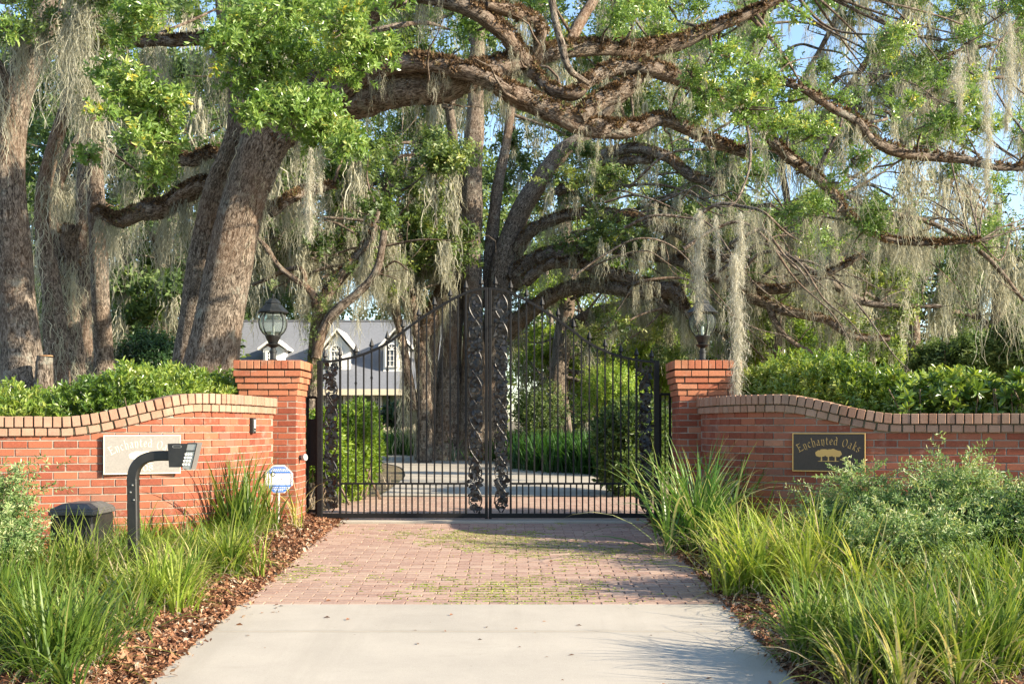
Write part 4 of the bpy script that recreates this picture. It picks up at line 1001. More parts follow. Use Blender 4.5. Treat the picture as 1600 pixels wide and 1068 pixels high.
# the massive lower limb over the gate
c1 = T.limb_px([(392, 300, 20, Y), (412, 255, 25, Y), (440, 215, 26, Y), (480, 185, 30, Y), (525, 170, 31, Y - .4), (580, 158, 31, Y - .8), (640, 148, 29, Y - 1), (690, 150, 28, Y - 1), (735, 140, 25, Y - 1), (790, 122, 19, Y - .8), (840, 102, 16, Y - .6), (890, 86, 13, Y - .3), (950, 82, 12, Y), (1010, 84, 12, Y + .3), (1060, 76, 12, Y + .4), (1110, 52, 9, Y + .5), (1180, 20, 7, Y + .6), (1260, -20, 5, Y + .8)], False, .13, 20, fern=1.2, moss=9, mossL=(.12, .5), twigs=6, sub=8)
T.limb_px([(500, 175, 16, Y - .6), (555, 125, 15, Y - .9), (610, 105, 14, Y - 1.2), (680, 103, 14, Y - 1.3), (740, 118, 14, Y - 1.3), (785, 140, 15, Y - 1.2), (830, 158, 16, Y - 1), (880, 178, 17, Y - 1), (930, 196, 16, Y - .8), (985, 198, 13, Y - .5), (1035, 186, 10, Y - .3), (1100, 215, 8, Y), (1165, 240, 7, Y)], False, .18, 16, fern=1.5, moss=9, mossL=(.12, .45), twigs=6)
T.limb_px([(832, 112, 10, Y - .8), (860, 140, 10, Y - .9), (895, 150, 10, Y - 1), (920, 128, 9, Y - .9), (960, 108, 11, Y - .7), (1020, 112, 14, Y - .6), (1070, 128, 12, Y - .5), (1110, 150, 9, Y - .5), (1170, 185, 8, Y - .5), (1230, 245, 7, Y - .3), (1290, 290, 7, Y), (1330, 340, 6, Y), (1380, 372, 5, Y), (1450, 380, 4, Y), (1530, 376, 3, Y)], False, .18, 14, fern=1.3, moss=7, mossL=(.15, .6), twigs=9)
T.limb_px([(905, 185, 12, Y - 1), (935, 160, 13, Y - .9), (975, 140, 13, Y - .7), (1000, 120, 9, Y - .6)], False, .15, 12, fern=1.5, moss=5, mossL=(.12, .4))
T.limb_px([(1220, 128, 4, Y - 2), (1260, 142, 5, Y - 2), (1300, 168, 6, Y - 1.9), (1340, 190, 7, Y - 1.8), (1365, 220, 7, Y - 1.7), (1400, 236, 8, Y - 1.6), (1450, 245, 7, Y - 1.5), (1510, 250, 6, Y - 1.5), (1560, 262, 5, Y - 1.5), (1640, 262, 4, Y - 1.5)], False, .14, 12, fern=.5, moss=8, twigs=6)
T.limb_px([(1150, 170, 3, Y - 1.5), (1168, 200, 2.5, 13.8), (1172, 255, 2, 12.8), (1156, 305, 1.6, 12.2), (1140, 322, 1.3, 12.1), (1118, 322, 1.1, 12.2), (1092, 328, .9, 12.3)], False, .1, 6)
T.limb_px([(1110, 150, 8, Y - .5), (1160, 130, 6, Y - 1.2), (1220, 128, 5, Y - 2)], False, .1, 8, moss=4)
T.limb_px([(860, -30, 5, Y - 2.5), (866, 20, 6, Y - 2.5), (878, 70, 6, Y - 2.5), (890, 108, 5, Y - 2.5), (918, 130, 4, Y - 2.2)], False, .1, 10)
T.limb_px([(885, 85, 10, Y), (900, 45, 9, Y + .4), (925, 5, 8, Y + .7), (950, -40, 7, Y + 1)], False, .1, 12, moss=3)
T.limb_px([(830, 105, 8, Y - .6), (845, 60, 8, Y - .8), (838, 35, 9, Y - .8), (800, 18, 10, Y - 1), (760, 8, 8, Y - 1.2)], False, .12, 12, fern=1.2, moss=9, mossL=(.12, .5))
# rear limbs to the left and right, shaggy
T.limb_px([(345, 300, 12, Y + .8), (318, 288, 13, Y + 1), (290, 305, 14, Y + 1.2), (262, 325, 15, Y + 1.4), (225, 330, 14, Y + 1.6), (190, 345, 10, Y + 2), (150, 330, 8, Y + 2.2)], False, .2, 14, fern=2.0, moss=12, mossL=(.4, 1.1))
T.limb_px([(360, 250, 10, Y + .8), (330, 240, 9, Y + 1), (300, 250, 10, Y + 1.2), (262, 245, 8, Y + 1.6)], False, .2, 10, fern=2, moss=14)
T.limb_px([(420, 330, 10, Y + .8), (450, 312, 9, Y + 1), (475, 300, 7, Y + 1.4), (520, 290, 5, Y + 1.8)], False, .2, 10, fern=1.5, moss=12, mossL=(.3, .8))
T.limb_px([(372, 120, 10, Y + .5), (330, 66, 9, Y + .8), (270, 66, 8, Y + 1), (200, 70, 7, Y + 1.4), (130, 90, 6, Y + 1.8)], False, .15, 10, fern=1.2, moss=12)
# bright foliage hanging toward the camera
for x, y, rx, ry, n in [(470, 60, 70, 48, 150), (395, 55, 66, 45, 150), (430, 120, 70, 40, 150), (540, 40, 48, 34, 100), (590, 80, 44, 26, 90), (480, 160, 66, 30, 130), (410, 175, 52, 24, 90), (545, 105, 40, 30, 60), (500, 205, 54, 26, 110), (540, 225, 30, 18, 40), (340, 70, 36, 24, 45), (450, 5, 80, 26, 110),
                        (215, 20, 36, 18, 50), (195, 55, 26, 14, 30), (200, 140, 52, 28, 90), (250, 165, 44, 34, 90), (225, 205, 50, 30, 90), (265, 225, 26, 18, 35), (180, 115, 30, 14, 36), (140, 242, 17, 11, 20), (155, 180, 22, 12, 16), (248, 265, 26, 16, 38), (205, 225, 20, 14, 18), (5, 45, 14, 12, 16), (560, 0, 60, 20, 60)]:
    T.blob(x, y, rx * 1.22, ry * 1.28, 13.2 + R.uniform(-.6, .6), int(n * 1.25), PR_big + PR_whorl, 1.0, .55, tw=3, grav=.15, link=False, dz=.8, holes=False)
for x, y, rx, ry, n in [(1140, 90, 46, 24, 60), (1180, 120, 50, 34, 90), (1100, 170, 50, 24, 70), (1160, 170, 60, 36, 110), (1210, 200, 50, 30, 80), (1120, 140, 40, 20, 50), (1230, 160, 36, 22, 40), (1270, 210, 44, 22, 50), (1330, 250, 26, 16, 24), (1310, 285, 26, 12, 20), (1500, 160, 34, 26, 70), (1470, 190, 50, 26, 70), (1530, 200, 36, 24, 50), (1200, 60, 30, 20, 30), (1080, 120, 30, 20, 30), (1240, 25, 26, 10, 20), (1420, 165, 26, 14, 26)]:
    T.blob(x, y, rx, ry, 14.6 + R.uniform(-.8, .8), n, PR_big + PR_whorl, .85, .60, moss=2, mossL=(.3, .8), tw=3, grav=.1, link=False, holes=False)
# darker crown above
T.region(380, -70, 1000, 50, Y - 1, Y + 3, 34, 44, 90, PR_oak, 1.0, .45, moss=5, mossL=(.3, .8))
T.region(1000, -40, 1640, 150, Y - 1, Y + 3, 36, 36, 74, PR_oak, .9, .52, moss=8, mossL=(.3, 1.0))
T.region(1180, 150, 1640, 380, Y - 1, Y + 3, 30, 30, 56, PR_oak, .9, .5, moss=7, mossL=(.3, .9))
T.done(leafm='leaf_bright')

# ---- far left oak and its slender neighbours
T = Tree('live_oak', 'tall grey barked oak with a cut stub at its foot, leftmost trunk', gnd(40, 15.4)); Y = 15.4
T.limb_px([(42, gy(Y) + 10, 50, Y), (42, 640, 40, Y), (37, 590, 34, Y), (30, 500, 29, Y), (23, 400, 26, Y), (16, 300, 23, Y), (16, 220, 22, Y), (28, 140, 23, Y), (50, 75, 23, Y), (72, 10, 21, Y), (95, -70, 19, Y)], True, .05, 24, sub=8)
T.limb_px([(66, 680, 20, Y - .4), (67, 620, 16, Y - .4), (69, 575, 13, Y - .4), (70, 557, 12, Y - .4)], False, .05, 16)
m2 = MB(); c = P(70, 556.5, Y - .4); tube(m2, [c, c + (0, 0, .012)], [.098, .094], 18, .05); m2.build('cut_stub', M['stump'], T.root)
T.limb_px([(22, 200, 10, Y), (5, 120, 9, Y - .2), (-30, 60, 8, Y - .4)], False, .1, 10, moss=5)
T.region(-20, -50, 190, 70, Y - 1, Y + 2, 12, 36, 70, PR_oak, 1.0, .5, moss=16, mossL=(.6, 1.5))
T.region(90, 10, 180, 150, Y, Y + 2, 7, 24, 20, PR_oak, 1.0, .5, moss=16, mossL=(.6, 1.5))
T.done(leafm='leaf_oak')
def slender(label, pts, Y, moss=3, rough=.07, crowns=(), mossn=8, bark='bark', extra=(), name='slender_oak'):
    T = Tree(name, label, gnd(pts[0][0], Y)); 
    T.limb_px([(pts[0][0], gy(Y) + 8, pts[0][2] * 1.25, Y)] + [(x, y, r, Y) for x, y, r in pts], True, rough, 16, moss=moss, sub=7)
    for e in extra: T.limb_px([(x, y, r, Y + dy) for x, y, r, dy in e], False, .12, 10, fern=.6, moss=6)
    for (x, y, rx, ry, n) in crowns: T.blob(x, y, rx, ry, Y + R.uniform(-.5, 1.5), n, PR_oak, 1.1, .45, moss=mossn, mossL=(.5, 1.4))
    T.done(bark); return T
slender('leaning brown oak stem right beside the far left oak', [(92, 600, 20), (88, 540, 18), (80, 450, 15), (68, 370, 13), (68, 300, 12), (84, 230, 11), (110, 150, 10), (140, 60, 10), (160, -50, 9)], 18.5, 5, crowns=[(150, 30, 50, 30, 60), (120, 110, 36, 40, 50), (160, 130, 40, 30, 50)], mossn=22)
slender('forked oak with a sawn off stub and pale inner bark, third trunk from the left', [(118, 600, 16), (112, 520, 15), (102, 450, 14), (92, 400, 13), (78, 340, 12), (86, 300, 9), (110, 240, 8), (150, 180, 7), (210, 120, 6)], 19.6, 4, extra=[[(104, 450, 10, 0), (112, 410, 11, -.2), (110, 372, 13, -.3), (113, 352, 14, -.35)]], crowns=[(190, 180, 60, 40, 60), (230, 280, 60, 40, 50)], mossn=18)
slender('narrow dark oak trunk just left of the smooth pole straight one', [(134, 600, 13), (132, 500, 12), (130, 400, 11), (128, 300, 9), (140, 200, 8), (165, 80, 7), (175, -40, 6)], 21.5, 5, crowns=[(160, 240, 50, 50, 60), (170, 320, 40, 36, 40), (130, 180, 40, 50, 50)], mossn=20)
slender('straight pole like oak trunk in the gap left of the twin oak', [(163, 600, 17), (160, 520, 15), (156, 420, 14), (151, 330, 13), (149, 250, 12), (152, 160, 10), (165, 60, 9), (170, -50, 8)], 20.5, 3, crowns=[(200, 100, 60, 40, 60), (220, 40, 60, 30, 60)], mossn=16)

# ---- moss hung woods between the trunks on the left
T = Tree('mossy_oak', 'dim moss curtained oak seen between the left trunks and the twin oak', gnd(250, 27)); Y = 27
T.limb_px([(262, gy(Y), 16, Y), (255, 560, 12, Y), (262, 480, 10, Y), (250, 400, 9, Y), (230, 330, 8, Y), (200, 250, 6, Y)], True, .1, 12)
T.limb_px([(255, 560, 8, Y), (225, 480, 7, Y), (205, 430, 5, Y), (180, 380, 4, Y)], False, .1, 8, moss=8)
T.region(180, 250, 330, 560, Y - 2, Y + 4, 40, 38, 50, PR_far, 1.0, .38, moss=9, mossL=(.8, 1.9), mp=MP_far)
T.region(-20, 200, 180, 560, Y - 1, Y + 6, 34, 40, 50, PR_far, 1.0, .34, moss=7, mossL=(.8, 1.9), mp=MP_far)
T.region(150, -20, 430, 250, Y - 2, Y + 6, 34, 40, 36, PR_far, 1.0, .42, moss=12, mossL=(.9, 2.1), mp=MP_far)
T.done('bark_far', 'leaf_far', 'moss')

# ---- small vine clad tree in front of the house
T = Tree('vine_clad_tree', 'forked tree with green vine on its stem standing before the house dormers', gnd(490, 26)); Y = 26
T.limb_px([(488, gy(Y), 15, Y), (488, 620, 11, Y), (490, 560, 9, Y), (495, 520, 10, Y), (502, 480, 10, Y), (508, 460, 9, Y)], True, .12, 14, sub=8)
T.limb_px([(500, 490, 8, Y), (492, 470, 8, Y), (478, 450, 7, Y), (455, 432, 5, Y), (435, 415, 4, Y), (415, 385, 4, Y), (400, 370, 3, Y)], False, .12, 10, moss=8, mp=MP_mid)
T.limb_px([(506, 470, 10, Y), (525, 440, 9, Y), (548, 415, 8, Y), (566, 392, 7, Y), (580, 370, 6, Y), (590, 330, 5, Y)], False, .12, 12, fern=.6, moss=8)
T.limb_px([(494, 560, 8, Y - .3), (500, 530, 8, Y - .3), (512, 502, 8, Y - .3), (532, 480, 8, Y - .3), (556, 460, 7, Y - .3), (578, 438, 7, Y - .3), (592, 410, 6, Y - .3), (600, 360, 5, Y - .3)], False, .1, 12, moss=4)
T.limb_px([(478, 450, 5, Y), (470, 420, 4, Y), (440, 425, 4, Y + .2), (415, 437, 3, Y + .3), (395, 445, 3, Y + .4)], False, .1, 8, moss=8)
for _ in range(14):
    x, y = R.uniform(470, 600), R.uniform(330, 450); s_ = R.choice([-1, 1]); L_ = R.uniform(60, 150); T.limb_px([(x, y, 2.6, Y + 1), (x + s_ * L_ * .35, y - R.uniform(5, 30), 2.2, Y + 1), (x + s_ * L_ * .7, y - R.uniform(0, 30), 1.6, Y + .8), (x + s_ * L_, y + R.uniform(-20, 30), .8, Y + .6)], False, .1, 6, moss=5, mossL=(.3, .9), twigs=2)
for x, y in [(486, 560), (489, 530), (495, 590), (500, 480), (520, 445), (508, 470), (545, 415), (485, 500), (500, 575)]: T.blob(x, y, 12, 20, Y - .3, 40, PR_oak, .55, .62, link=False, tw=0)
T.region(400, 240, 600, 400, Y, Y + 4, 34, 32, 46, PR_far, .85, .42, moss=14, mossL=(.7, 1.6), mp=MP_far)
T.region(400, 370, 480, 430, Y + 1, Y + 4, 7, 18, 20, PR_far, .8, .45, moss=10, mossL=(.3, .8), mp=MP_far)
T.done('bark_far', 'leaf_oak')

# ---- leafy and moss draped oak left of the centre
T = Tree('mossy_oak', 'pale moss draped oak with green clumps, between the house gable and the central oak', gnd(655, 31)); Y = 31
T.limb_px([(664, gy(Y), 14, Y), (662, 600, 11, Y), (655, 540, 10, Y), (646, 480, 9, Y), (632, 430, 9, Y), (622, 380, 8, Y), (610, 330, 7, Y), (600, 280, 6, Y)], True, .1, 12, moss=4)
T.limb_px([(646, 640, 10, Y), (634, 560, 7, Y), (622, 500, 7, Y), (612, 440, 7, Y), (618, 400, 6, Y)], False, .1, 10, moss=12, mossL=(.6, 1.5))
T.limb_px([(655, 540, 8, Y), (672, 500, 14, Y), (690, 460, 12, Y), (700, 420, 9, Y), (688, 400, 8, Y), (660, 395, 6, Y)], False, .14, 12, fern=1.2, moss=8)
T.region(520, 200, 720, 400, Y - 2, Y + 4, 44, 34, 70, PR_far, .85, .55, moss=10, mossL=(.7, 1.8), mp=MP_far)
T.region(590, 370, 645, 500, Y - 2, Y, 11, 15, 24, PR_far, .7, .6, moss=18, mossL=(.4, .9), mp=MP_far)
T.region(655, 370, 700, 430, Y - 1, Y + 1, 8, 16, 30, PR_far, .7, .6, moss=16, mossL=(.7, 1.5), mp=MP_far)
T.done('bark_far', 'leaf_oak')

# ---- the great central oak
T = Tree('live_oak', 'spreading central oak of several fused stems seen through the gate, long limbs arching right', gnd(720, 33)); Y = 33
g0 = gy(Y) + 6
for pts in [[(698, g0, 42, Y), (700, 650, 32, Y), (702, 580, 20, Y), (709, 500, 16, Y), (718, 440, 13, Y + .3), (716, 380, 11, Y + .6), (710, 300, 9, Y + .8), (708, 220, 8, Y + .8), (702, 170, 7, Y + .8)],
            [(738, g0, 28, Y - .3), (738, 640, 22, Y - .3), (740, 560, 17, Y - .3), (739, 480, 16, Y - .3), (737, 400, 16, Y - .3), (737, 320, 17, Y - .3), (738, 250, 16, Y - .3), (742, 190, 14, Y - .3), (745, 100, 12, Y - .3), (750, 0, 10, Y - .3)],
            [(768, g0, 28, Y), (769, 640, 22, Y), (772, 560, 19, Y), (778, 480, 20, Y), (784, 420, 20, Y), (798, 370, 18, Y), (816, 325, 16, Y), (842, 285, 14, Y), (875, 240, 13, Y), (910, 215, 11, Y), (950, 170, 10, Y), (980, 140, 9, Y), (1020, 80, 7, Y)],
            [(664, g0, 20, Y - .4), (667, 640, 15, Y - .4), (674, 560, 11, Y - .4), (682, 480, 10, Y - .4), (700, 440, 10, Y - .2), (706, 400, 8, Y)],
            [(764, 480, 10, Y + .2), (766, 400, 10, Y + .3), (772, 340, 10, Y + .3), (778, 290, 9, Y + .3), (790, 230, 7, Y + .3), (800, 160, 6, Y + .3)]]:
    T.limb_px(pts, True, .10, 18, sub=8)
arch = dict(fern=.9, moss=8, mossL=(.25, .9))
T.limb_px([(800, 400, 12, Y), (830, 362, 10, Y - .5), (870, 342, 9, Y - 1), (920, 334, 9, Y - 1.6), (970, 340, 9, Y - 2.2), (1020, 352, 9, Y - 3), (1060, 366, 8, Y - 3.6), (1100, 395, 7, Y - 4), (1150, 410, 5, Y - 4.5)], False, .15, 12, **arch)
T.limb_px([(790, 450, 18, Y), (815, 420, 16, Y - .3), (850, 402, 15, Y - .8), (900, 392, 13, Y - 1.4), (950, 386, 12, Y - 2), (1000, 396, 11, Y - 2.6), (1050, 405, 10, Y - 3.2), (1090, 425, 9, Y - 3.8), (1130, 440, 8, Y - 4.2), (1180, 452, 8, Y - 4.6), (1230, 452, 6, Y - 5), (1290, 430, 5, Y - 5.3), (1350, 398, 4, Y - 5.5)], False, .15, 14, twigs=6, **arch)
T.limb_px([(820, 440, 10, Y - 1), (860, 412, 9, Y - 1.5), (905, 410, 9, Y - 2), (950, 425, 9, Y - 2.5), (1000, 440, 8, Y - 2.8), (1040, 452, 8, Y - 3)], False, .15, 10, **arch)
T.limb_px([(790, 520, 15, Y), (830, 486, 13, Y - .6), (865, 462, 12, Y - 1.2), (910, 447, 11, Y - 1.8), (960, 450, 11, Y - 2.4), (1010, 458, 12, Y - 3), (1050, 455, 12, Y - 3.4), (1068, 480, 8, Y - 3.6), (1085, 505, 6, Y - 3.7)], False, .15, 14, twigs=5, **arch)
T.limb_px([(1030, 455, 9, Y - 3.2), (1040, 480, 8, Y - 3.3), (1065, 488, 7, Y - 3.4), (1090, 510, 5, Y - 3.5)], False, .15, 10, **arch)
T.limb_px([(890, 510, 9, Y + 1), (930, 490, 9, Y), (970, 478, 8, Y - .8), (1005, 472, 7, Y - 1.4)], False, .12, 10, moss=10)
T.limb_px([(1130, 440, 9, Y - 4), (1165, 460, 10, Y - 4.2), (1200, 476, 8, Y - 4.4), (1240, 490, 7, Y - 4.6), (1290, 500, 6, Y - 4.8), (1330, 525, 5, Y - 5), (1390, 530, 4, Y - 5)], False, .12, 10, fern=.6, moss=4, twigs=7)
T.limb_px([(1200, 476, 6, Y - 4.4), (1215, 510, 5, Y - 4.5), (1240, 535, 4, Y - 4.6), (1272, 552, 3, Y - 4.7)], False, .1, 8, twigs=3)
T.limb_px([(1240, 400, 3, Y - 4.4), (1265, 422, 5, Y - 4.4), (1300, 445, 6, Y - 4.5), (1345, 472, 6, Y - 4.6), (1400, 478, 4, Y - 4.7), (1470, 478, 3, Y - 4.8)], False, .1, 8, moss=4, twigs=6)
T.limb_px([(900, 230, 10, Y - .5), (940, 240, 9, Y - 1), (990, 232, 8, Y - 1.6), (1040, 245, 8, Y - 2.2), (1080, 275, 7, Y - 2.6), (1130, 290, 6, Y - 3)], False, .15, 10, **arch)
T.limb_px([(870, 300, 8, Y - .5), (920, 282, 7, Y - 1), (970, 254, 7, Y - 1.6), (1020, 250, 6, Y - 2)], False, .15, 10, **arch)
# layered thin limbs fanning out and arching to the right, with finer twigs
def fan(T, n, xr, yr, Lr, sgn, Yr, r=(1.6, 4.0), moss=3):
    for _ in range(n):
        x, y, Yc = R.uniform(*xr), R.uniform(*yr), R.uniform(*Yr); L = R.uniform(*Lr); rise = R.uniform(.0, .28) * L; drop = R.uniform(.05, .55) * L; r0 = R.uniform(*r); pts = []
        for k in range(7):
            t = k / 6; pts.append((x + sgn * L * t + R.normal(0, 4), y - rise * math.sin(math.pi * min(1, t * 1.3)) + drop * t ** 2 + R.normal(0, 5), r0 * (1 - .75 * t), Yc - 1.6 * t + R.normal(0, .15)))
        T.limb_px(pts, False, .12, 7, moss=moss, mossL=(.2, .8), twigs=3)
fan(T, 26, (830, 1060), (230, 470), (140, 420), 1, (Y - 5, Y - .5), (1.2, 3.4)); fan(T, 10, (1060, 1250), (330, 480), (120, 300), 1, (Y - 7, Y - 4)); fan(T, 12, (690, 720), (230, 420), (80, 220), -1, (Y - 1, Y + 2))
T.region(560, -40, 1080, 160, Y, Y + 6, 50, 44, 66, PR_far, 1.0, .48, moss=12, mossL=(.8, 2.0), mp=MP_far)
T.region(780, 170, 1000, 330, Y - 1, Y + 4, 18, 32, 54, PR_far, .8, .45, moss=10, mossL=(.5, 1.3), mp=MP_far)
T.region(860, 230, 1180, 420, Y - 4, Y + 3, 34, 28, 46, PR_far, .7, .58, moss=11, mossL=(.4, 1.1), mp=MP_far)
T.region(900, 440, 1120, 560, Y - 4, Y + 3, 20, 24, 40, PR_far, .7, .65, moss=13, mossL=(.4, 1.1), mp=MP_far)
T.region(1120, 330, 1420, 560, Y - 5, Y + 1, 34, 26, 40, PR_far, .7, .58, moss=8, mossL=(.4, 1.1), mp=MP_far)
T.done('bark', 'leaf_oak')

# ---- straight trunk right of the gate centre
T = Tree('mossy_oak', 'straight grey brown trunk seen through the right gate leaf', gnd(876, 40)); Y = 40
T.limb_px([(868, gy(Y), 20, Y), (872, 600, 15, Y), (878, 540, 14, Y), (885, 480, 13, Y), (888, 430, 12, Y), (884, 380, 11, Y), (880, 300, 9, Y)], True, .08, 14)
T.region(800, 420, 1080, 620, Y - 1, Y + 5, 40, 34, 60, PR_far, 1.0, .62, moss=5, mossL=(.8, 1.8), mp=MP_far)
T.done('bark_far', 'leaf_yellow')

# ---- oaks on the right beyond the hedge
def right_oak(label, px, Y, pts, reg, nb, n, tint, moss, leafm='leaf_far', r=34, bark='bark_far', mossm='moss_far'):
    T = Tree('mossy_oak', label, gnd(px, Y)); T.limb_px([(pts[0][0], gy(Y), pts[0][2] * 1.3, Y)] + [(x, y, q, Y) for x, y, q in pts], True, .1, 12, moss=6, mossL=(.8, 2))
    k = len(pts)
    for j in range(5):
        x, y, q = pts[R.integers(1, k)]; sx = R.choice([-1, 1]); T.limb_px([(x, y, q * .6, Y), (x + sx * 30, y - 25, q * .5, Y + R.normal(0, 1)), (x + sx * 75, y - 50 + R.normal(0, 20), q * .35, Y + R.normal(0, 2)), (x + sx * 120, y - 40 + R.normal(0, 25), q * .2, Y + R.normal(0, 2))], False, .1, 7, moss=5, mossL=(.8, 1.8), mp=MP_far, twigs=3)
    T.region(*reg, Y - 2, Y + 4, nb, r, n, PR_far, 1.0, tint, moss=moss, mossL=(.8, 2.2), mp=MP_far); T.done(bark, leafm, mossm)
right_oak('pale oak veiled in grey moss behind the right end of the hedge', 1425, 38, [(1430, 600, 11), (1428, 520, 10), (1425, 450, 9), (1420, 380, 8), (1415, 320, 6)], (1330, 330, 1500, 560), 22, 34, .42, 15)
right_oak('shadowy oak with long hanging moss at the right edge beyond the hedge', 1560, 40, [(1560, 600, 10), (1556, 520, 9), (1560, 430, 8), (1550, 340, 6)], (1490, 300, 1660, 570), 24, 36, .40, 14)
right_oak('sunlit oak with loose yellow green crown behind the right lantern', 1150, 44, [(1150, 600, 10), (1152, 540, 9), (1148, 480, 8), (1140, 400, 6)], (1060, 380, 1300, 580), 32, 46, .6, 7, 'leaf_yellow')
right_oak('broad green oak showing above the middle of the right hedge', 1310, 46, [(1312, 600, 10), (1308, 540, 9), (1316, 470, 8), (1310, 400, 6)], (1200, 330, 1420, 570), 32, 46, .55, 7, 'leaf_far')
T = Tree('mossy_oak', 'high crowned oak filling the sky above the right pillar with hanging moss', gnd(1220, 30)); Y = 30
T.limb_px([(1216, gy(Y), 9, Y), (1215, 560, 7, Y), (1222, 480, 6, Y), (1218, 400, 6, Y), (1230, 320, 5, Y), (1220, 240, 5, Y), (1240, 150, 4, Y)], True, .1, 10, moss=5)
T.limb_px([(1220, 240, 5, Y), (1270, 200, 5, Y), (1330, 130, 5, Y), (1380, 60, 4, Y), (1440, 0, 4, Y)], False, .12, 8, moss=12, mossL=(.8, 2.0), twigs=6)
T.limb_px([(1230, 320, 5, Y), (1300, 300, 5, Y), (1380, 330, 5, Y), (1460, 350, 4, Y), (1540, 400, 4, Y), (1600, 470, 3, Y)], False, .12, 8, moss=12, mossL=(.8, 2.0), twigs=8)
fan(T, 16, (1180, 1400), (-20, 330), (120, 320), 1, (Y - 2, Y + 3), (1.5, 4.0), 6); fan(T, 8, (1500, 1640), (0, 360), (120, 260), -1, (Y - 2, Y + 3), (1.5, 3.5), 6)
T.limb_px([(1240, 150, 4, Y), (1300, 40, 4, Y), (1320, -30, 3, Y)], False, .12, 8, moss=10)
T.limb_px([(1330, 130, 4, Y), (1420, 110, 5, Y), (1500, 80, 4, Y), (1600, 60, 4, Y)], False, .12, 8, moss=14, mossL=(.8, 2.2), twigs=6)
T.region(1060, -40, 1640, 60, Y - 2, Y + 4, 36, 36, 60, PR_far, .6, .5, moss=12, mossL=(.6, 1.6), mp=MP_far)
T.region(1380, 60, 1640, 230, Y - 2, Y + 4, 30, 32, 60, PR_far, .6, .5, moss=14, mossL=(.6, 1.7), mp=MP_far)
T.region(1240, 60, 1400, 230, Y - 2, Y + 4, 22, 28, 56, PR_far, .6, .5, moss=12, mossL=(.6, 1.5), mp=MP_far)
T.region(1040, 220, 1330, 380, Y - 2, Y + 4, 24, 28, 50, PR_far, .65, .6, moss=7, mossL=(.4, 1.2), mp=MP_far)
T.region(1380, 260, 1640, 400, Y - 2, Y + 4, 20, 30, 50, PR_far, .6, .5, moss=12, mossL=(.6, 1.6), mp=MP_far)
T.done('bark_far', 'leaf_far', 'moss')

# ---- the far woods: one mass nobody could count
mb = MB(); ms = MB()
def mass(x0, y0, x1, y1, Y0, Y1, n, tint, size=1.0, clump=60):
    cs = np.stack([R.uniform(x0, x1, n // clump + 1), R.uniform(y0, y1, n // clump + 1), R.uniform(Y0, Y1, n // clump + 1)], 1); tn = R.normal(0, .13, len(cs)); k = R.integers(0, len(cs), n); q = R.normal(0, 1, (n, 3)) * np.array([34, 22, 1.4])
    c = cs[k] + q; Yq = c[:, 2]; p = np.stack([(c[:, 0] - 800) / F * Yq, Yq, CZ + (668 - c[:, 1]) / F * Yq], 1); ok = (p[:, 2] > .1) & ~in_holes(p, .05); p = p[ok]; k = k[ok]
    scatter(mb, PR_vfar, p, unit(R.normal(0, 1, (len(p), 3))) + np.array([0, -.3, .5]), size * R.uniform(.7, 1.3, len(p)), np.clip(tint + tn[k] + R.normal(0, .12, len(p)), 0, 1))
    m = n // 14; k = R.integers(0, len(cs), m); q = R.normal(0, 1, (m, 3)) * np.array([24, 14, 1.2]); c = cs[k] + q; Yq = c[:, 2]; p = np.stack([(c[:, 0] - 800) / F * Yq, Yq, CZ + (668 - c[:, 1]) / F * Yq], 1); p = p[~in_holes(p, .05)]
    scatter(ms, MP_far, p, np.array([[0, 0, 1.]]) + R.normal(0, .03, (len(p), 3)), R.uniform(1.6, 3.6, len(p)), R.beta(3, 3, len(p)))
mass(-250, 60, 335, 640, 50, 56, 4300, .50)
mass(335, 60, 430, 440, 50, 56, 700, .50)
mass(330, 380, 700, 500, 68, 74, 2200, .62)
mass(640, 120, 1200, 660, 62, 68, 6000, .66)
mass(380, 60, 700, 470, 74, 80, 3600, .58)
mass(1150, 340, 1850, 660, 58, 66, 7500, .52)

mass(150, -60, 1100, 200, 62, 70, 2400, .5)
mass(-1300, 60, -200, 640, 50, 60, 3500, .5)
mass(1850, 60, 2700, 640, 50, 62, 2500, .5)
mass(-1300, 560, 2600, 664, 78, 100, 7000, .5, 1.3)
mt = MB()
for _ in range(46):
    x = R.choice([R.uniform(-100, 330), R.uniform(860, 1700)]); Yq = R.uniform(48, 80); r = R.uniform(.12, .3)
    tube(mt, catmull([P(x, gy(Yq), Yq), P(x + R.normal(0, 8), 560, Yq), P(x + R.normal(0, 20), 420, Yq)], 3), [r * 1.2] * 3 + [r] * 2 + [r * .7] * 2, 7, .05)
mt.build('far_trunks', M['far_bark_plain'])["kind"] = 'stuff'
o = mb.build('far_woods', M['leaf_far']); o["kind"] = 'stuff'
o = ms.build('far_woods_moss', M['moss_far']); o["kind"] = 'stuff'
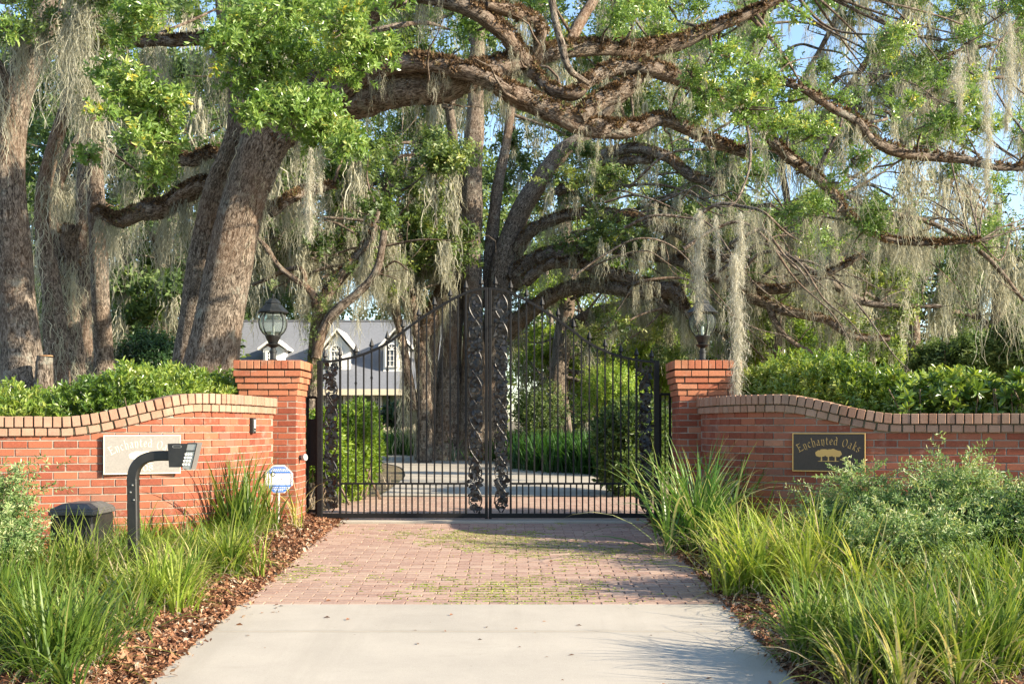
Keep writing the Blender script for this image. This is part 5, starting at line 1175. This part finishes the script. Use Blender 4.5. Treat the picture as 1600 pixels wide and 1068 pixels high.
# ================================================================== HANGING MOSS STRANDS CLOSE TO THE CAMERA
def strand(px, py0, py1, Y, wpx, label, n, wob_=6):
    top = P(px, py0, Y); L = (py1 - py0) * Y / F; r = wpx * Y / F / 2
    root = thing('spanish_moss', label, 'spanish moss', tuple(top), 'moss strands hanging near the gate')
    k = 40; zz = np.linspace(0, 1, k); ax = np.stack([np.cumsum(R.normal(0, 1, k)) * .012 * L / 3, np.cumsum(R.normal(0, 1, k)) * .01, -zz * L], 1)
    prof = r * (.85 + .22 * np.sin(zz * 9 + R.uniform(0, 6)) + .18 * np.sin(zz * 23 + R.uniform(0, 6))) * np.interp(zz, [0, .05, .3, .7, .9, 1], [.5, .9, 1.1, .9, .5, .15])
    V = []; Q = []; rn = []
    t = R.uniform(0, 1, n) ** .9; a = R.uniform(0, 6.28, n); rr = np.abs(R.normal(0, .5, n)) * (1 + .5 * (R.uniform(size=n) > .92)); n = len(a)
    C = np.stack([np.interp(t, zz, ax[:, i]) for i in range(3)], 1) + top; pr = np.interp(t, zz, prof)
    p = C + np.stack([np.cos(a) * rr * pr, np.sin(a) * rr * pr, 0 * a], 1)
    seg = 7; l = R.uniform(.05, .20, n) * min(1, L / 1.2); d = unit(np.stack([np.cos(a) * .15, np.sin(a) * .15, -np.ones(n)], 1)); side = np.stack([-np.sin(a * 3), np.cos(a * 3), 0 * a], 1)
    w_ = R.uniform(.0010, .0028, n); P0 = p.copy(); allp = []
    for j in range(seg + 1):
        ww = (w_ * (1 - .6 * j / seg))[:, None]; allp += [P0 - side * ww, P0 + side * ww]
        d = unit(d + R.normal(0, .62, (n, 3)) + np.array([0, 0, -.30])); P0 = P0 + d * (l / seg)[:, None]
    V = np.stack(allp, 1).reshape(-1, 3); b_ = (np.arange(n) * 2 * (seg + 1))[:, None]
    q = np.concatenate([np.stack([b_[:, 0] + 2 * j, b_[:, 0] + 2 * j + 1, b_[:, 0] + 2 * j + 3, b_[:, 0] + 2 * j + 2], 1) for j in range(seg)])
    MB().add(V, [q], np.repeat(R.beta(2.5, 2, n), 2 * (seg + 1))).build('strands', M['moss_near'], root)
M['moss_near'] = leafmat('near_spanish_moss', [(0, (.28, .26, .20)), (.5, (.50, .475, .38)), (1, (.74, .71, .60))], .35, .95, .08, (1, 1, .9))
strand(1146, 395, 648, 12.0, 25, 'long pale moss strand reaching down to the right wall coping', 2600)
strand(1158, 330, 440, 12.1, 23, 'moss strand hanging just above the longest one by the right pillar', 1300)
strand(1094, 325, 492, 12.3, 20, 'moss strand dangling in front of the right lantern', 1500)
strand(1118, 335, 430, 12.3, 13, 'short thin moss strand between the lantern strand and the longest one', 600)
strand(486, 228, 372, 13.1, 20, 'moss strand below the bright leaves right of the twin oak', 1300)
strand(500, 225, 300, 13.2, 22, 'short bushy moss tuft tucked under the bright leaves beside the longer strand', 900)
strand(1541, 110, 285, 13.5, 26, 'long moss strand at the upper right before the blue sky', 1500)
strand(1500, 80, 175, 13.6, 30, 'slanting bushy moss clump at the upper right', 1300)
strand(1578, 20, 200, 13.6, 20, 'moss strand at the right edge of the crown', 1300)

# ================================================================== HEDGES AND SHRUBS
def hedge(name, label, cat, path, hw_, n, pr, mat, size=1.0, zb=0.0, stems=True, tint=.5):
    """path (x,y,ztop)"""
    c = catmull(path, 12); T = np.gradient(c[:, :2], axis=0); T = unit(T); nr = np.stack([T[:, 1], -T[:, 0]], 1); m = len(c)
    root = thing(name, label, cat, (c[m // 2, 0], c[m // 2, 1], 0)); k = R.integers(0, m, n); a = R.uniform(-.5, math.pi + .5, n); rr = R.uniform(0, 1, n) ** .22
    lump = 1 + .10 * np.sin(c[k, 0] * 5.3 + a * 2) + .08 * np.sin(c[k, 1] * 9.1 + a * 5) + .06 * np.sin(c[k, 0] * 17 + a * 9)
    sx = np.sign(np.cos(a)) * np.abs(np.cos(a)) ** .6; sz = np.sign(np.sin(a)) * np.abs(np.sin(a)) ** .6
    H = (c[k, 2] - zb); p = np.zeros((n, 3)); p[:, :2] = c[k, :2] + nr[k] * (sx * rr * hw_ * lump)[:, None] + R.normal(0, .05, (n, 2)); p[:, 2] = zb + H * (.55 + .45 * sz * rr * lump) - .02
    d = np.stack([nr[k, 0] * sx, nr[k, 1] * sx, np.abs(sz) * .8 + .35], 1) + R.normal(0, .38, (n, 3))
    mb = MB(); scatter(mb, pr, p, d, size * R.uniform(.7, 1.25, n), np.clip(tint + .18 * np.sin(p[:, 0] * 4 + p[:, 2] * 6) + R.normal(0, .14, n), 0, 1)); mb.build('foliage', M[mat], root)
    mb = MB()
    for _ in range(int(len(c) * 2)):
        i = R.integers(0, m); b0 = np.array([c[i, 0] + R.normal(0, hw_ * .3), c[i, 1] + R.normal(0, hw_ * .3), zb - .1]); e = b0 + (R.normal(0, .25), R.normal(0, .25), (c[i, 2] - zb) * R.uniform(.6, .95))
        tube(mb, catmull([b0, (b0 + e) / 2 + R.normal(0, .05, 3), e], 3), [.012, .011, .010, .009, .007, .006, .004], 5, cap=False)
    mb.build('stems', M['bark_thin'], root)
hedge('hedge', 'clipped bright green hedge behind the sunny left wall', 'hedge', [(-3.5, 13.9, 1.64), (-3.5, 13.1, 1.62), (-3.55, 12.3, 1.57), (-3.85, 11.6, 1.48), (-4.5, 11.2, 1.38), (-5.4, 10.9, 1.30), (-7.0, 10.5, 1.27)], .52, 8500, PR_hedge, 'leaf_hedge', 1.0, -.1)
hedge('hedge', 'bright green hedge behind the shaded right wall', 'hedge', [(2.9, 14.0, 1.72), (2.95, 13.0, 1.71), (3.1, 12.4, 1.69), (3.5, 12.0, 1.62), (4.1, 11.75, 1.50), (4.8, 11.5, 1.39), (5.6, 11.2, 1.33), (7.4, 10.7, 1.31)], .50, 8500, PR_hedge, 'leaf_hedge', 1.0, -.1, tint=.64)
mb = MB(); n = 420; x = R.uniform(3.6, 5.6, n); p = np.stack([x, 11.55 - (x - 3.6) * .23 + R.normal(0, .16, n) - .25, R.uniform(1.02, 1.52, n)], 1)
root = thing('broadleaf_shrub', 'larger leaved glossy shrub leaning over the right end of the shaded wall', 'shrub', (4.6, 11.0, 0)); scatter(mb, protos(4, 9, .12, .045, .03, whorl=True), p, np.array([[-.2, -.6, .7]]) + R.normal(0, .4, (n, 3)), R.uniform(.6, 1.1, n), np.clip(R.normal(.45, .2, n), 0, 1)); mb.build('foliage', M['leaf_hedge'], root)
mb = MB()
for _ in range(30):
    x = R.uniform(3.7, 5.5); y = 11.3 - (x - 3.6) * .23; tube(mb, catmull([(x, y, -.1), (x + .05, y - .1, .8), (x + R.normal(0, .2), y - .2, 1.4)], 3), .006, 5, cap=False)
mb.build('stems', M['bark_thin'], root)
def bush(name, label, px, py, rx, ry, Y, n, pr, mat, size=1, tint=.5, dz=1.0, group=None):
    c = P(px, py, Y); g_ = float(gz(Y)); root = thing(name, label, 'shrub', (c[0], Y, g_), group); ax = np.array([rx, (rx + ry) / 2 * dz, ry]) * Y / F
    nl = 9; lc = unit(R.normal(0, 1, (nl, 3))) * R.uniform(.35, .65, (nl, 1)); lr = R.uniform(.4, .6, nl); k = R.integers(0, nl, n)
    q = unit(R.normal(0, 1, (n, 3))); p = c + (lc[k] + q * (lr[k] * R.uniform(0, 1, n) ** .3)[:, None]) * ax; p[:, 2] = np.maximum(p[:, 2], g_ + .03)
    mb = MB(); scatter(mb, pr, p, q + (0, 0, .5) + R.normal(0, .3, (n, 3)), size * R.uniform(.7, 1.3, n), np.clip(tint + R.normal(0, .12, nl)[k] + R.normal(0, .13, n), 0, 1)); mb.build('foliage', M[mat], root)
    mb = MB()
    for _ in range(16):
        e = c + unit(R.normal(0, 1, 3)) * ax * .6; b0 = np.array([c[0] + R.normal(0, .12), Y + R.normal(0, .12), g_ - .05]); tube(mb, catmull([b0, (b0 + e) / 2 + R.normal(0, .06, 3), e], 3), np.linspace(.014, .004, 7) * (1 + Y / 30), 5, cap=False)
    mb.build('stems', M['bark_thin'], root)
bush('hedge_shrub', 'sunny yellow green shrub beside the drive just behind the left gate leaf', 553, 704, 42, 82, 17.2, 3300, PR_hedge, 'leaf_yellow', 1.15, .55, 2.6)
bush('hedge_shrub', 'green shrub behind the filler panel left of the gate', 500, 690, 36, 70, 16.0, 1500, PR_hedge, 'leaf_yellow', 1.1, .5, 1.5)
bush('azalea', 'big dark green rounded shrub behind the right end of the gate', 985, 690, 72, 76, 18.5, 4200, PR_hedge, 'leaf_oak', 1.3, .5, 1.6)
bush('azalea', 'loose bright topped shrub above the dark one behind the right gate leaf', 960, 615, 62, 44, 24, 1500, PR_oak, 'leaf_yellow', .8, .6)
bush('azalea', 'mid green shrub beyond the drive just right of the gate centre', 845, 645, 44, 46, 30, 1500, PR_oak, 'leaf_oak', .9, .55)
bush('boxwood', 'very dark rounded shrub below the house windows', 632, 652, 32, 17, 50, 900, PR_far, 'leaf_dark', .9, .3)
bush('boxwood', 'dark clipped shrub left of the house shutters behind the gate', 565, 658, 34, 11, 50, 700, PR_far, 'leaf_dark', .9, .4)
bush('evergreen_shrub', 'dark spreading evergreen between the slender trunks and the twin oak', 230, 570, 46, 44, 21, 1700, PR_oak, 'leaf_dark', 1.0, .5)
for px, py, rx, ry, Y, lab in ((1010, 560, 56, 60, 36, 'light green understorey bush left of the right pillar lantern'), (1200, 530, 70, 50, 34, 'light green understorey bush behind the hedge near the right lantern'), (1350, 560, 60, 40, 36, 'yellowish understorey bush above the middle of the right hedge'), (1490, 560, 60, 50, 34, 'olive understorey bush near the right end of the hedge'), (1585, 540, 40, 70, 32, 'dark green understorey bush at the right edge beyond the hedge'), (925, 570, 50, 70, 44, 'bright lime understorey bush framed by the right gate leaf')):
    bush('understorey_bush', lab, px, py, rx, ry, Y, 1500, PR_far, 'leaf_yellow' if 'l' == lab[0] or 'y' == lab[0] or 'b' == lab[0] else 'leaf_far', .8, .55)

# nandina
def nandina(label, px, pyb, pyt, wpx, Y, n):
    c = P(px, pyt, Y); b0 = np.array([c[0], Y, float(gz(Y))]); H = c[2] - b0[2]; W = wpx * Y / F / 2; root = thing('nandina', label, 'shrub', tuple(b0))
    mb = MB(); st = MB(); ncan = n // 26
    for i in range(ncan):
        a = R.uniform(0, 6.28); rr = R.uniform(0, 1.25); e = b0 + (math.cos(a) * rr * W, math.sin(a) * rr * W * .8, H * R.uniform(.45, 1.0) * (1.05 - .18 * rr))
        s0 = b0 + (math.cos(a) * .06, math.sin(a) * .06, -.05); c_ = catmull([s0, s0 * .4 + e * .6 + (0, 0, .05), e], 5); tube(st, c_, np.linspace(.006, .003, len(c_)), 5, cap=False)
        m = 26; t = R.uniform(.35, 1.0, m) ** .8; p = np.stack([np.interp(t, np.linspace(0, 1, len(c_)), c_[:, j]) for j in range(3)], 1)
        az = R.uniform(0, 6.28, m); d = np.stack([np.cos(az), np.sin(az), R.uniform(.0, .9, m)], 1); d = unit(d); off = R.uniform(.02, .24, m)[:, None]
        scatter(mb, PR_nan, p + d * off, d, R.uniform(.7, 1.15, m), np.clip(.30 + .5 * t * R.uniform(.6, 1.2, m) + R.normal(0, .1, m), 0, 1))
    mb.build('foliage', M['leaf_nandina'], root); st.build('canes', M['bark_thin'], root)
nandina('feathery nandina with pale tips partly covering the gold bordered plaque', 1345, 860, 748, 130, 9.6, 900)
nandina('tallest feathery nandina against the shaded wall near the right edge', 1500, 880, 712, 165, 9.3, 1050)
nandina('nandina cut by the right edge of the picture', 1610, 880, 745, 130, 9.0, 900)
nandina('low bushy nandina in front of the tallest one at the right', 1430, 900, 805, 190, 8.7, 800)
nandina('green nandina cut by the left edge beside the utility box', -12, 900, 712, 92, 8.6, 520)
nandina('low spreading nandina in the lower left bed', -40, 900, 790, 130, 8.2, 600)

# ================================================================== GRASSY CLUMPS
def blades(mb, base, n, L, w, spread, lean, bend, rnd, seg=6, jit=.25, tipy=.12):
    """n arching ribbons rooted round each base point (k,3)"""
    base = np.atleast_2d(base); k = R.integers(0, len(base), n); a = R.uniform(0, 6.28, n); rr = np.abs(R.normal(0, .5, n)) * spread
    p = base[k] + np.stack([np.cos(a) * rr, np.sin(a) * rr, np.zeros(n)], 1); a = a + R.normal(0, .5, n)
    l = L * R.uniform(.5, 1.12, n); th0 = np.abs(R.normal(0, lean, n)) * (.4 + rr / (spread + 1e-6)); kb = bend * R.uniform(.3, 1.5, n)
    u = np.stack([np.cos(a), np.sin(a), 0 * a], 1); s = np.stack([-np.sin(a), np.cos(a), 0 * a], 1)
    tw_ = R.normal(0, .5, n)[:, None]; s = unit(s + np.array([0, 0, 1.]) * tw_ * .3)
    V = []; rn = []
    for j in range(seg + 1):
        t = j / seg; ww = (w / 2 * R.uniform(.8, 1.2, n) * (1 - t ** 2.2) * (.7 + .6 * min(1, t * 3)) + .0004)[:, None]
        V += [p - s * ww, p + s * ww]; rn += [rnd_of(rnd, n, k) if j == 0 else rn[0]] * 2
        th = th0 + kb * (t + .5 / seg) ** 1.3; p = p + (u * np.sin(th)[:, None] + UP * np.cos(th)[:, None]) * (l / seg)[:, None]
        s = unit(s + R.normal(0, .02, (n, 3)))
    V = np.stack(V, 1).reshape(-1, 3); r0 = rn[0]; rr_ = np.stack([np.clip(r0 + tipy * (j // 2) / seg, 0, 1) for j in range(2 * (seg + 1))], 1).ravel()
    b_ = (np.arange(n) * 2 * (seg + 1))
    q = np.concatenate([np.stack([b_ + 2 * j, b_ + 2 * j + 1, b_ + 2 * j + 3, b_ + 2 * j + 2], 1) for j in range(seg)])
    mb.add(V, [q], rr_)
def rnd_of(rnd, n, k): 
    if callable(rnd): return rnd(n, k)
    return np.clip(R.normal(rnd, .2, n), 0, 1)
def clump(name, label, px, py, n, L, w, spread, lean, bend, mat, rnd=.45, dead=0, side=0, cat='grass clump'):
    g_ = G(px, py); b_ = np.array([g_[0], g_[1], g_[2] + .02]); root = thing(name, label, cat, tuple(b_))
    bs = b_ + np.stack([R.normal(0, spread * .5, 14), R.normal(0, spread * .5, 14), 0 * np.arange(14)], 1)
    mb = MB(); blades(mb, bs, n, L, w, spread * .5, lean, bend, rnd); mb.build('blades', M[mat], root)
    if dead: mb = MB(); blades(mb, bs, dead, L * .55, w * .5, spread * .7, .9, 2.6, .5, seg=8); mb.build('dead_blades', M['blade_d'], root)
clump('dianella', 'tall dark green strappy clump in front of the curving sunny wall', 372, 862, 150, .95, .017, .16, .28, .55, 'blade', .25, 40)
clump('dianella', 'tall strappy clump left of the octagonal sign', 412, 842, 70, .72, .015, .12, .30, .6, 'blade', .3, 20)
clump('dianella', 'thin reddish flower stalks and blades below the grey plaque', 270, 845, 60, .85, .010, .22, .25, .3, 'blade_d', .1)
clump('liriope', 'few long arching pale blades over the mulch at the foot of the left pillar', 462, 832, 22, .75, .010, .06, .55, 1.3, 'blade_y', .7, 10)
clump('liriope', 'dense green grass clump in the lower left corner', 95, 1062, 330, .62, .011, .22, .35, .9, 'blade', .35, 120)
clump('liriope', 'pale green grass clump right in front of the black utility box', 118, 938, 380, .66, .009, .26, .5, 1.2, 'blade', .5, 60)
clump('liriope', 'green grass clump halfway along the left edge', 20, 985, 260, .60, .011, .22, .35, .8, 'blade', .35, 60)
clump('liriope', 'yellow tinged grass clump beside the mulch left of the concrete', 262, 965, 260, .55, .010, .20, .45, 1.2, 'blade_y', .4, 60)
clump('liriope', 'golden grass clump spilling towards the paver corner on the left', 345, 905, 240, .52, .010, .20, .45, 1.2, 'blade_y', .5, 60)
clump('dianella', 'large cream striped strappy clump spilling before the right gate end', 1098, 862, 400, 1.08, .016, .22, .55, 1.0, 'blade_v', .5, 170)
clump('dianella', 'upright cream striped strappy clump against the curve of the shaded wall', 1160, 845, 150, .92, .015, .15, .30, .6, 'blade_v', .4, 60)
clump('liriope', 'golden grass clump arching over the edge of the pavers on the right', 1180, 930, 330, .72, .011, .22, .5, 1.2, 'blade_y', .45, 60)
clump('liriope', 'golden grass clump in the middle of the right bed', 1262, 925, 300, .75, .011, .24, .45, 1.0, 'blade_y', .5, 60)
clump('liriope', 'green grass clump with grey dead blades beside the concrete on the right', 1275, 1035, 260, .62, .010, .22, .5, 1.2, 'blade', .4, 260)
clump('liriope', 'dense green grass clump at the bottom right near the concrete', 1400, 1075, 300, .62, .011, .22, .4, 1.0, 'blade', .45, 120)
clump('liriope', 'dense green grass clump in the lower right corner', 1545, 1075, 330, .62, .011, .22, .4, .9, 'blade', .45, 60)
clump('liriope', 'green grass clump at the right edge above the corner one', 1560, 985, 300, .65, .011, .22, .35, .8, 'blade', .45, 60)
def inpoly(x, y, poly):
    c = np.zeros(len(x), bool); n = len(poly)
    for i in range(n):
        x1, y1 = poly[i]; x2, y2 = poly[(i + 1) % n]; m = ((y1 > y) != (y2 > y)) & (x < (x2 - x1) * (y - y1) / (y2 - y1 + 1e-12) + x1); c ^= m
    return c
def bed(name, poly_px, dens, L, mat, rnd, n_per, extra=None, dead=.22):
    pw = np.array([G(*q)[:2] for q in poly_px]); x0, y0 = pw.min(0); x1, y1 = pw.max(0); n = int((x1 - x0) * (y1 - y0) * dens); x = R.uniform(x0, x1, n); y = R.uniform(y0, y1, n); k = inpoly(x, y, [tuple(q) for q in pw]); x, y = x[k], y[k]
    b_ = np.stack([x, y, gz(y) + .03], 1); mb = MB(); tn = R.normal(rnd, .16, len(b_)) + .12 * np.sin(x * 2.3 + y * 1.7)
    for i in range(0, len(b_), 1): blades(mb, b_[i:i + 1], int(n_per * R.uniform(.7, 1.3)), L * R.uniform(.72, 1.15), .0105, .10, .52, R.uniform(1.2, 2.0), tn[i], 6)
    mb.build(name, M[mat])["kind"] = 'stuff'
    mb = MB(); blades(mb, b_, int(len(b_) * n_per * dead), L * .6, .006, .12, .8, 2.2, .5, seg=7); mb.build('dead_grass', M['blade_d'])["kind"] = 'stuff'
    return len(b_)
n1 = bed('liriope_bed', [(-500, 1100), (120, 1100), (232, 990), (318, 930), (402, 885), (415, 848), (330, 838), (225, 850), (60, 870), (-500, 880)], 13, .50, 'blade', .42, 48)
n2 = bed('golden_liriope_bed', [(150, 985), (262, 992), (338, 935), (415, 890), (420, 850), (330, 842), (240, 855)], 7, .50, 'blade_y', .45, 44)
n3 = bed('liriope_bed', [(1330, 1110), (1290, 1010), (1240, 965), (1320, 900), (1700, 880), (1950, 1000), (1950, 1110)], 13, .56, 'blade', .45, 48)
n4 = bed('golden_liriope_bed', [(1150, 905), (1200, 960), (1330, 990), (1430, 920), (1400, 860), (1200, 848), (1130, 858)], 12, .62, 'blade_y', .45, 46, dead=.3)
# liriope band along the far side of the drive and the lawn strip
def world_bed(name, pts, n, L, w_, mat, rnd, lean=.4, bend=1.0):
    c = catmull([(x, y, z) for x, y, z in pts], 16); k = R.integers(0, len(c), n); b_ = np.stack([c[k, 0] + R.normal(0, 1, n) * c[k, 2] * .4, c[k, 1] + R.normal(0, 1, n) * c[k, 2] * .4, np.zeros(n)], 1); b_[:, 2] = gz(b_[:, 1]) - .02
    mb = MB(); blades(mb, b_, n * 9, L, w_, .18, lean, bend, rnd, 4); mb.build(name, M[mat])["kind"] = 'stuff'
world_bed('liriope_border', [(1.9, 27.5, 1.0), (1.2, 31.0, 1.6), (-.4, 35.0, 1.8), (-3.5, 38.8, 1.8), (-7.5, 41.6, 1.6)], 2200, .9, .028, 'blade_far', .45)
world_bed('strappy_border', [(.7, 27.5, 1.0), (1.8, 25.5, 1.0), (3.2, 24.0, .8)], 260, .95, .04, 'blade_far', .2, .35, .8)
world_bed('leaf_litter_grass', [(-2.7, 14.5, .5), (-2.7, 17, .5), (-2.8, 20, .6), (-3.3, 25, .8)], 240, .30, .012, 'blade_d', .5, .8, 1.5)
n = 9000; x = R.uniform(1.85, 5.0, n); y = R.uniform(28.0, 34, n); k = x > 1.0 + (34 - y) * .13; x, y = x[k], y[k]
mb = MB(); blades(mb, np.stack([x, y, gz(y) - .03], 1), 9000, .10, .02, .02, .4, .5, .5, 2); mb.build('lawn_grass', M['lawn'])["kind"] = 'stuff'

# ================================================================== HOUSE
HY = 55.0; g_h = float(gz(HY)) - .05
hx = lambda px: (px - 800) / F * HY; hz = lambda py: CZ + (668 - py) / F * HY
M['h_wall'] = flat('cream_siding', (.62, .55, .40), .8); M['h_trim'] = flat('house_trim', (.80, .78, .72), .6)
m, t, b = newmat('shingles'); p_ = pos(t)
t.links.new(ramp(t, noise(t, 14, 5, .7, pos(t, (.6, 1, 3))), [(.3, (.12, .13, .15)), (.7, (.20, .21, .235))]), b.inputs["Base Color"]); b.inputs["Roughness"].default_value = .9; M['roof'] = m
M['shutter'] = flat('green_shutter', (.10, .14, .07), .6); m, t, b = newmat('window_glass'); b.inputs["Base Color"].default_value = (.10, .12, .14, 1); b.inputs["Roughness"].default_value = .08; M['pane'] = m
m = M['roof']; t = m.node_tree; b = t.nodes["Principled BSDF"]; wv = N(t, "ShaderNodeTexWave", bands_direction='Z', wave_profile='SAW'); wv.inputs["Scale"].default_value = 1.6; wv.inputs["Distortion"].default_value = .3
t.links.new(pos(t), wv.inputs["Vector"]); bump(t, b, wv.outputs["Fac"], .8, .04)
house = thing('house', 'pale house with grey shingle roof, white dormers and green shutters beyond the trees', 'house', (hx(520), HY + 3, g_h))
X0, X1 = hx(330), hx(700); ze = hz(607); zr = hz(486); yr = HY + 5.2
mb = MB(); box(mb, ((X0 + X1) / 2, HY + 5.5, (ze + g_h) / 2), ((X1 - X0) / 2, 5.2, (ze - g_h) / 2), .01); mb.build('wall', M['h_wall'], house)
mb = MB(); xo = .4
V = [(X0 - xo, HY - .4, ze - .05), (X1 + xo, HY - .4, ze - .05), (X1 + xo, yr, zr), (X0 - xo, yr, zr), (X1 + xo, HY + 11.2, ze), (X0 - xo, HY + 11.2, ze)]
V2 = [(a, b_, c_ - .16) for a, b_, c_ in V]
mb.add(V + V2, [np.array([[0, 1, 2, 3], [3, 2, 4, 5], [6, 7, 8, 9][::-1], [9, 8, 10, 11][::-1], [0, 6, 7, 1], [5, 4, 10, 11], [0, 3, 9, 6], [3, 5, 11, 9], [1, 7, 8, 2], [2, 8, 10, 4]])])
rf = mb.build('roof', M['roof'], house)
mb = MB(); box(mb, ((X0 + X1) / 2, HY - .42, ze - .17), ((X1 - X0) / 2 + xo, .03, .14), .005); box(mb, ((X0 + X1) / 2, HY - .2, ze - .30), ((X1 - X0) / 2 + .1, .2, .02), .005); mb.build('fascia', M['h_wall'], house)
mb = MB(); box(mb, ((X0 + X1) / 2, yr, zr + .02), ((X1 - X0) / 2 + xo, .10, .04), .01); mb.build('ridge', M['roof'], rf)
def add_window(parent, cx, y, cz, w_, h_, nx, ny, arch=False):
    mb, t_ = window_mb(cx, y, cz, w_, h_, arch)
    for i in range(1, nx): bar(mb, (cx - w_ / 2 + w_ * i / nx, y + .004, cz - h_ / 2), (cx - w_ / 2 + w_ * i / nx, y + .004, cz + h_ / 2), .028, .03)
    for i in range(1, ny): bar(mb, (cx - w_ / 2, y + .006, cz - h_ / 2 + h_ * i / ny), (cx + w_ / 2, y + .006, cz - h_ / 2 + h_ * i / ny), .028, .026)
    fr = mb.build('window', M['h_trim'], parent); return fr
def window_mb(cx, y, cz, w_, h_, arch):
    t_ = .05; mb = MB()
    for s in (-1, 1): box(mb, (cx + s * w_ / 2, y, cz), (t_, .05, h_ / 2 + t_), .004)
    for s in (-1, 1): box(mb, (cx, y, cz + s * (h_ / 2 + t_ / 2)), (w_ / 2 - t_, .045, t_ / 2), .004)
    if arch:
        a = np.linspace(0, math.pi, 13)
        for q0, q1 in zip(a[:-1], a[1:]): bar(mb, (cx + w_ / 2 * math.cos(q0), y - .003, cz + h_ / 2 + t_ + w_ / 2 * math.sin(q0)), (cx + w_ / 2 * math.cos(q1), y - .003, cz + h_ / 2 + t_ + w_ / 2 * math.sin(q1)), .08, .08)
        for q0 in (.79, 1.571, 2.356): bar(mb, (cx, y - .002, cz + h_ / 2 + t_), (cx + w_ / 2 * math.cos(q0), y - .002, cz + h_ / 2 + t_ + w_ / 2 * math.sin(q0)), .03, .03)
    return mb, t_
def pane(parent, cx, y, cz, w_, h_, arch=False):
    mb = MB(); box(mb, (cx, y + .03, cz), (w_ / 2, .01, h_ / 2), .002)
    if arch:
        a = np.linspace(0, math.pi, 15); poly = [(w_ / 2 * math.cos(q), w_ / 2 * math.sin(q)) for q in a]; prism(mb, poly, (cx, y + .02, cz + h_ / 2 + .05), (1, 0, 0), (0, 0, 1), (0, 1, 0), .02)
    return mb
for x0, x1, ya, yb_ in ((583, 594, 612, 652), (620, 630, 612, 652), (537, 548, 612, 652), (500, 511, 612, 652)):
    cx = hx((x0 + x1) / 2); w_ = hx(x1) - hx(x0); zc = (hz(ya + 2) + hz(yb_)) / 2; h_ = hz(ya + 2) - hz(yb_); y = HY + .27
    wn = add_window(house, cx, y, zc, w_, h_, 3, 6); pane(None, cx, y, zc, w_, h_).build('pane', M['pane'], wn)
    for s in (-1, 1): mb = MB(); box(mb, (cx + s * (w_ / 2 + .27), HY + .26, zc), (.17, .03, h_ / 2), .01); mb.build('shutter', M['shutter'], house)
def dormer(x0, x1, pyt, pye, pyb, w0, w1, wya, wyb, arch=False):
    xa, xb = hx(x0), hx(x1); cx = (xa + xb) / 2; zt, zee, zb_ = hz(pyt), hz(pye), hz(pyb)
    sl = (zr - ze) / (yr - HY + .4); yf = HY - .4 + (zb_ - ze) / sl - .1; yb2 = HY + (zt - ze) / sl + .8; mb = MB(); xi = (xb - xa) / 2 - .16
    poly = [(-xi, zb_ - .3), (xi, zb_ - .3), (xi, zee), (0, zt - .15), (-xi, zee)]
    prism(mb, poly, (cx, yf, 0), (1, 0, 0), (0, 0, 1), (0, 1, 0), yb2 - yf); d = mb.build('dormer', M['h_trim'], house)
    mb = MB(); hw_ = (xb - xa) / 2 + .05
    for s in (-1, 1):
        A = np.array([cx + s * hw_, 0, zee - .06]); B = np.array([cx, 0, zt]); 
        q = [(A[0], yf - .28, A[2]), (B[0], yf - .28, B[2]), (B[0], yb2, B[2]), (A[0], yb2, A[2])]; q2 = [(a, b_, c_ + .10) for a, b_, c_ in q]
        mb.add(q + q2, [np.array([[0, 1, 2, 3], [4, 5, 6, 7], [0, 1, 5, 4], [3, 0, 4, 7], [2, 3, 7, 6]])])
    mb.build('dormer_roof', M['h_trim'], d)
    wx = (hx(w0) + hx(w1)) / 2; ww = hx(w1) - hx(w0); zc = (hz(wya) + hz(wyb)) / 2; h_ = hz(wya) - hz(wyb)
    wn = add_window(d, wx, yf - .06, zc, ww, h_, 3, 3, arch)
    pane(None, wx, yf - .06, zc, ww, h_, arch).build('pane', M['pane'], d)
dormer(396, 440, 527, 542, 566, 407, 421, 547, 560)
dormer(497, 547, 513, 542, 572, 511, 529, 547, 570, True)
dormer(590, 640, 513, 540, 575, 600, 618, 545, 570, True)
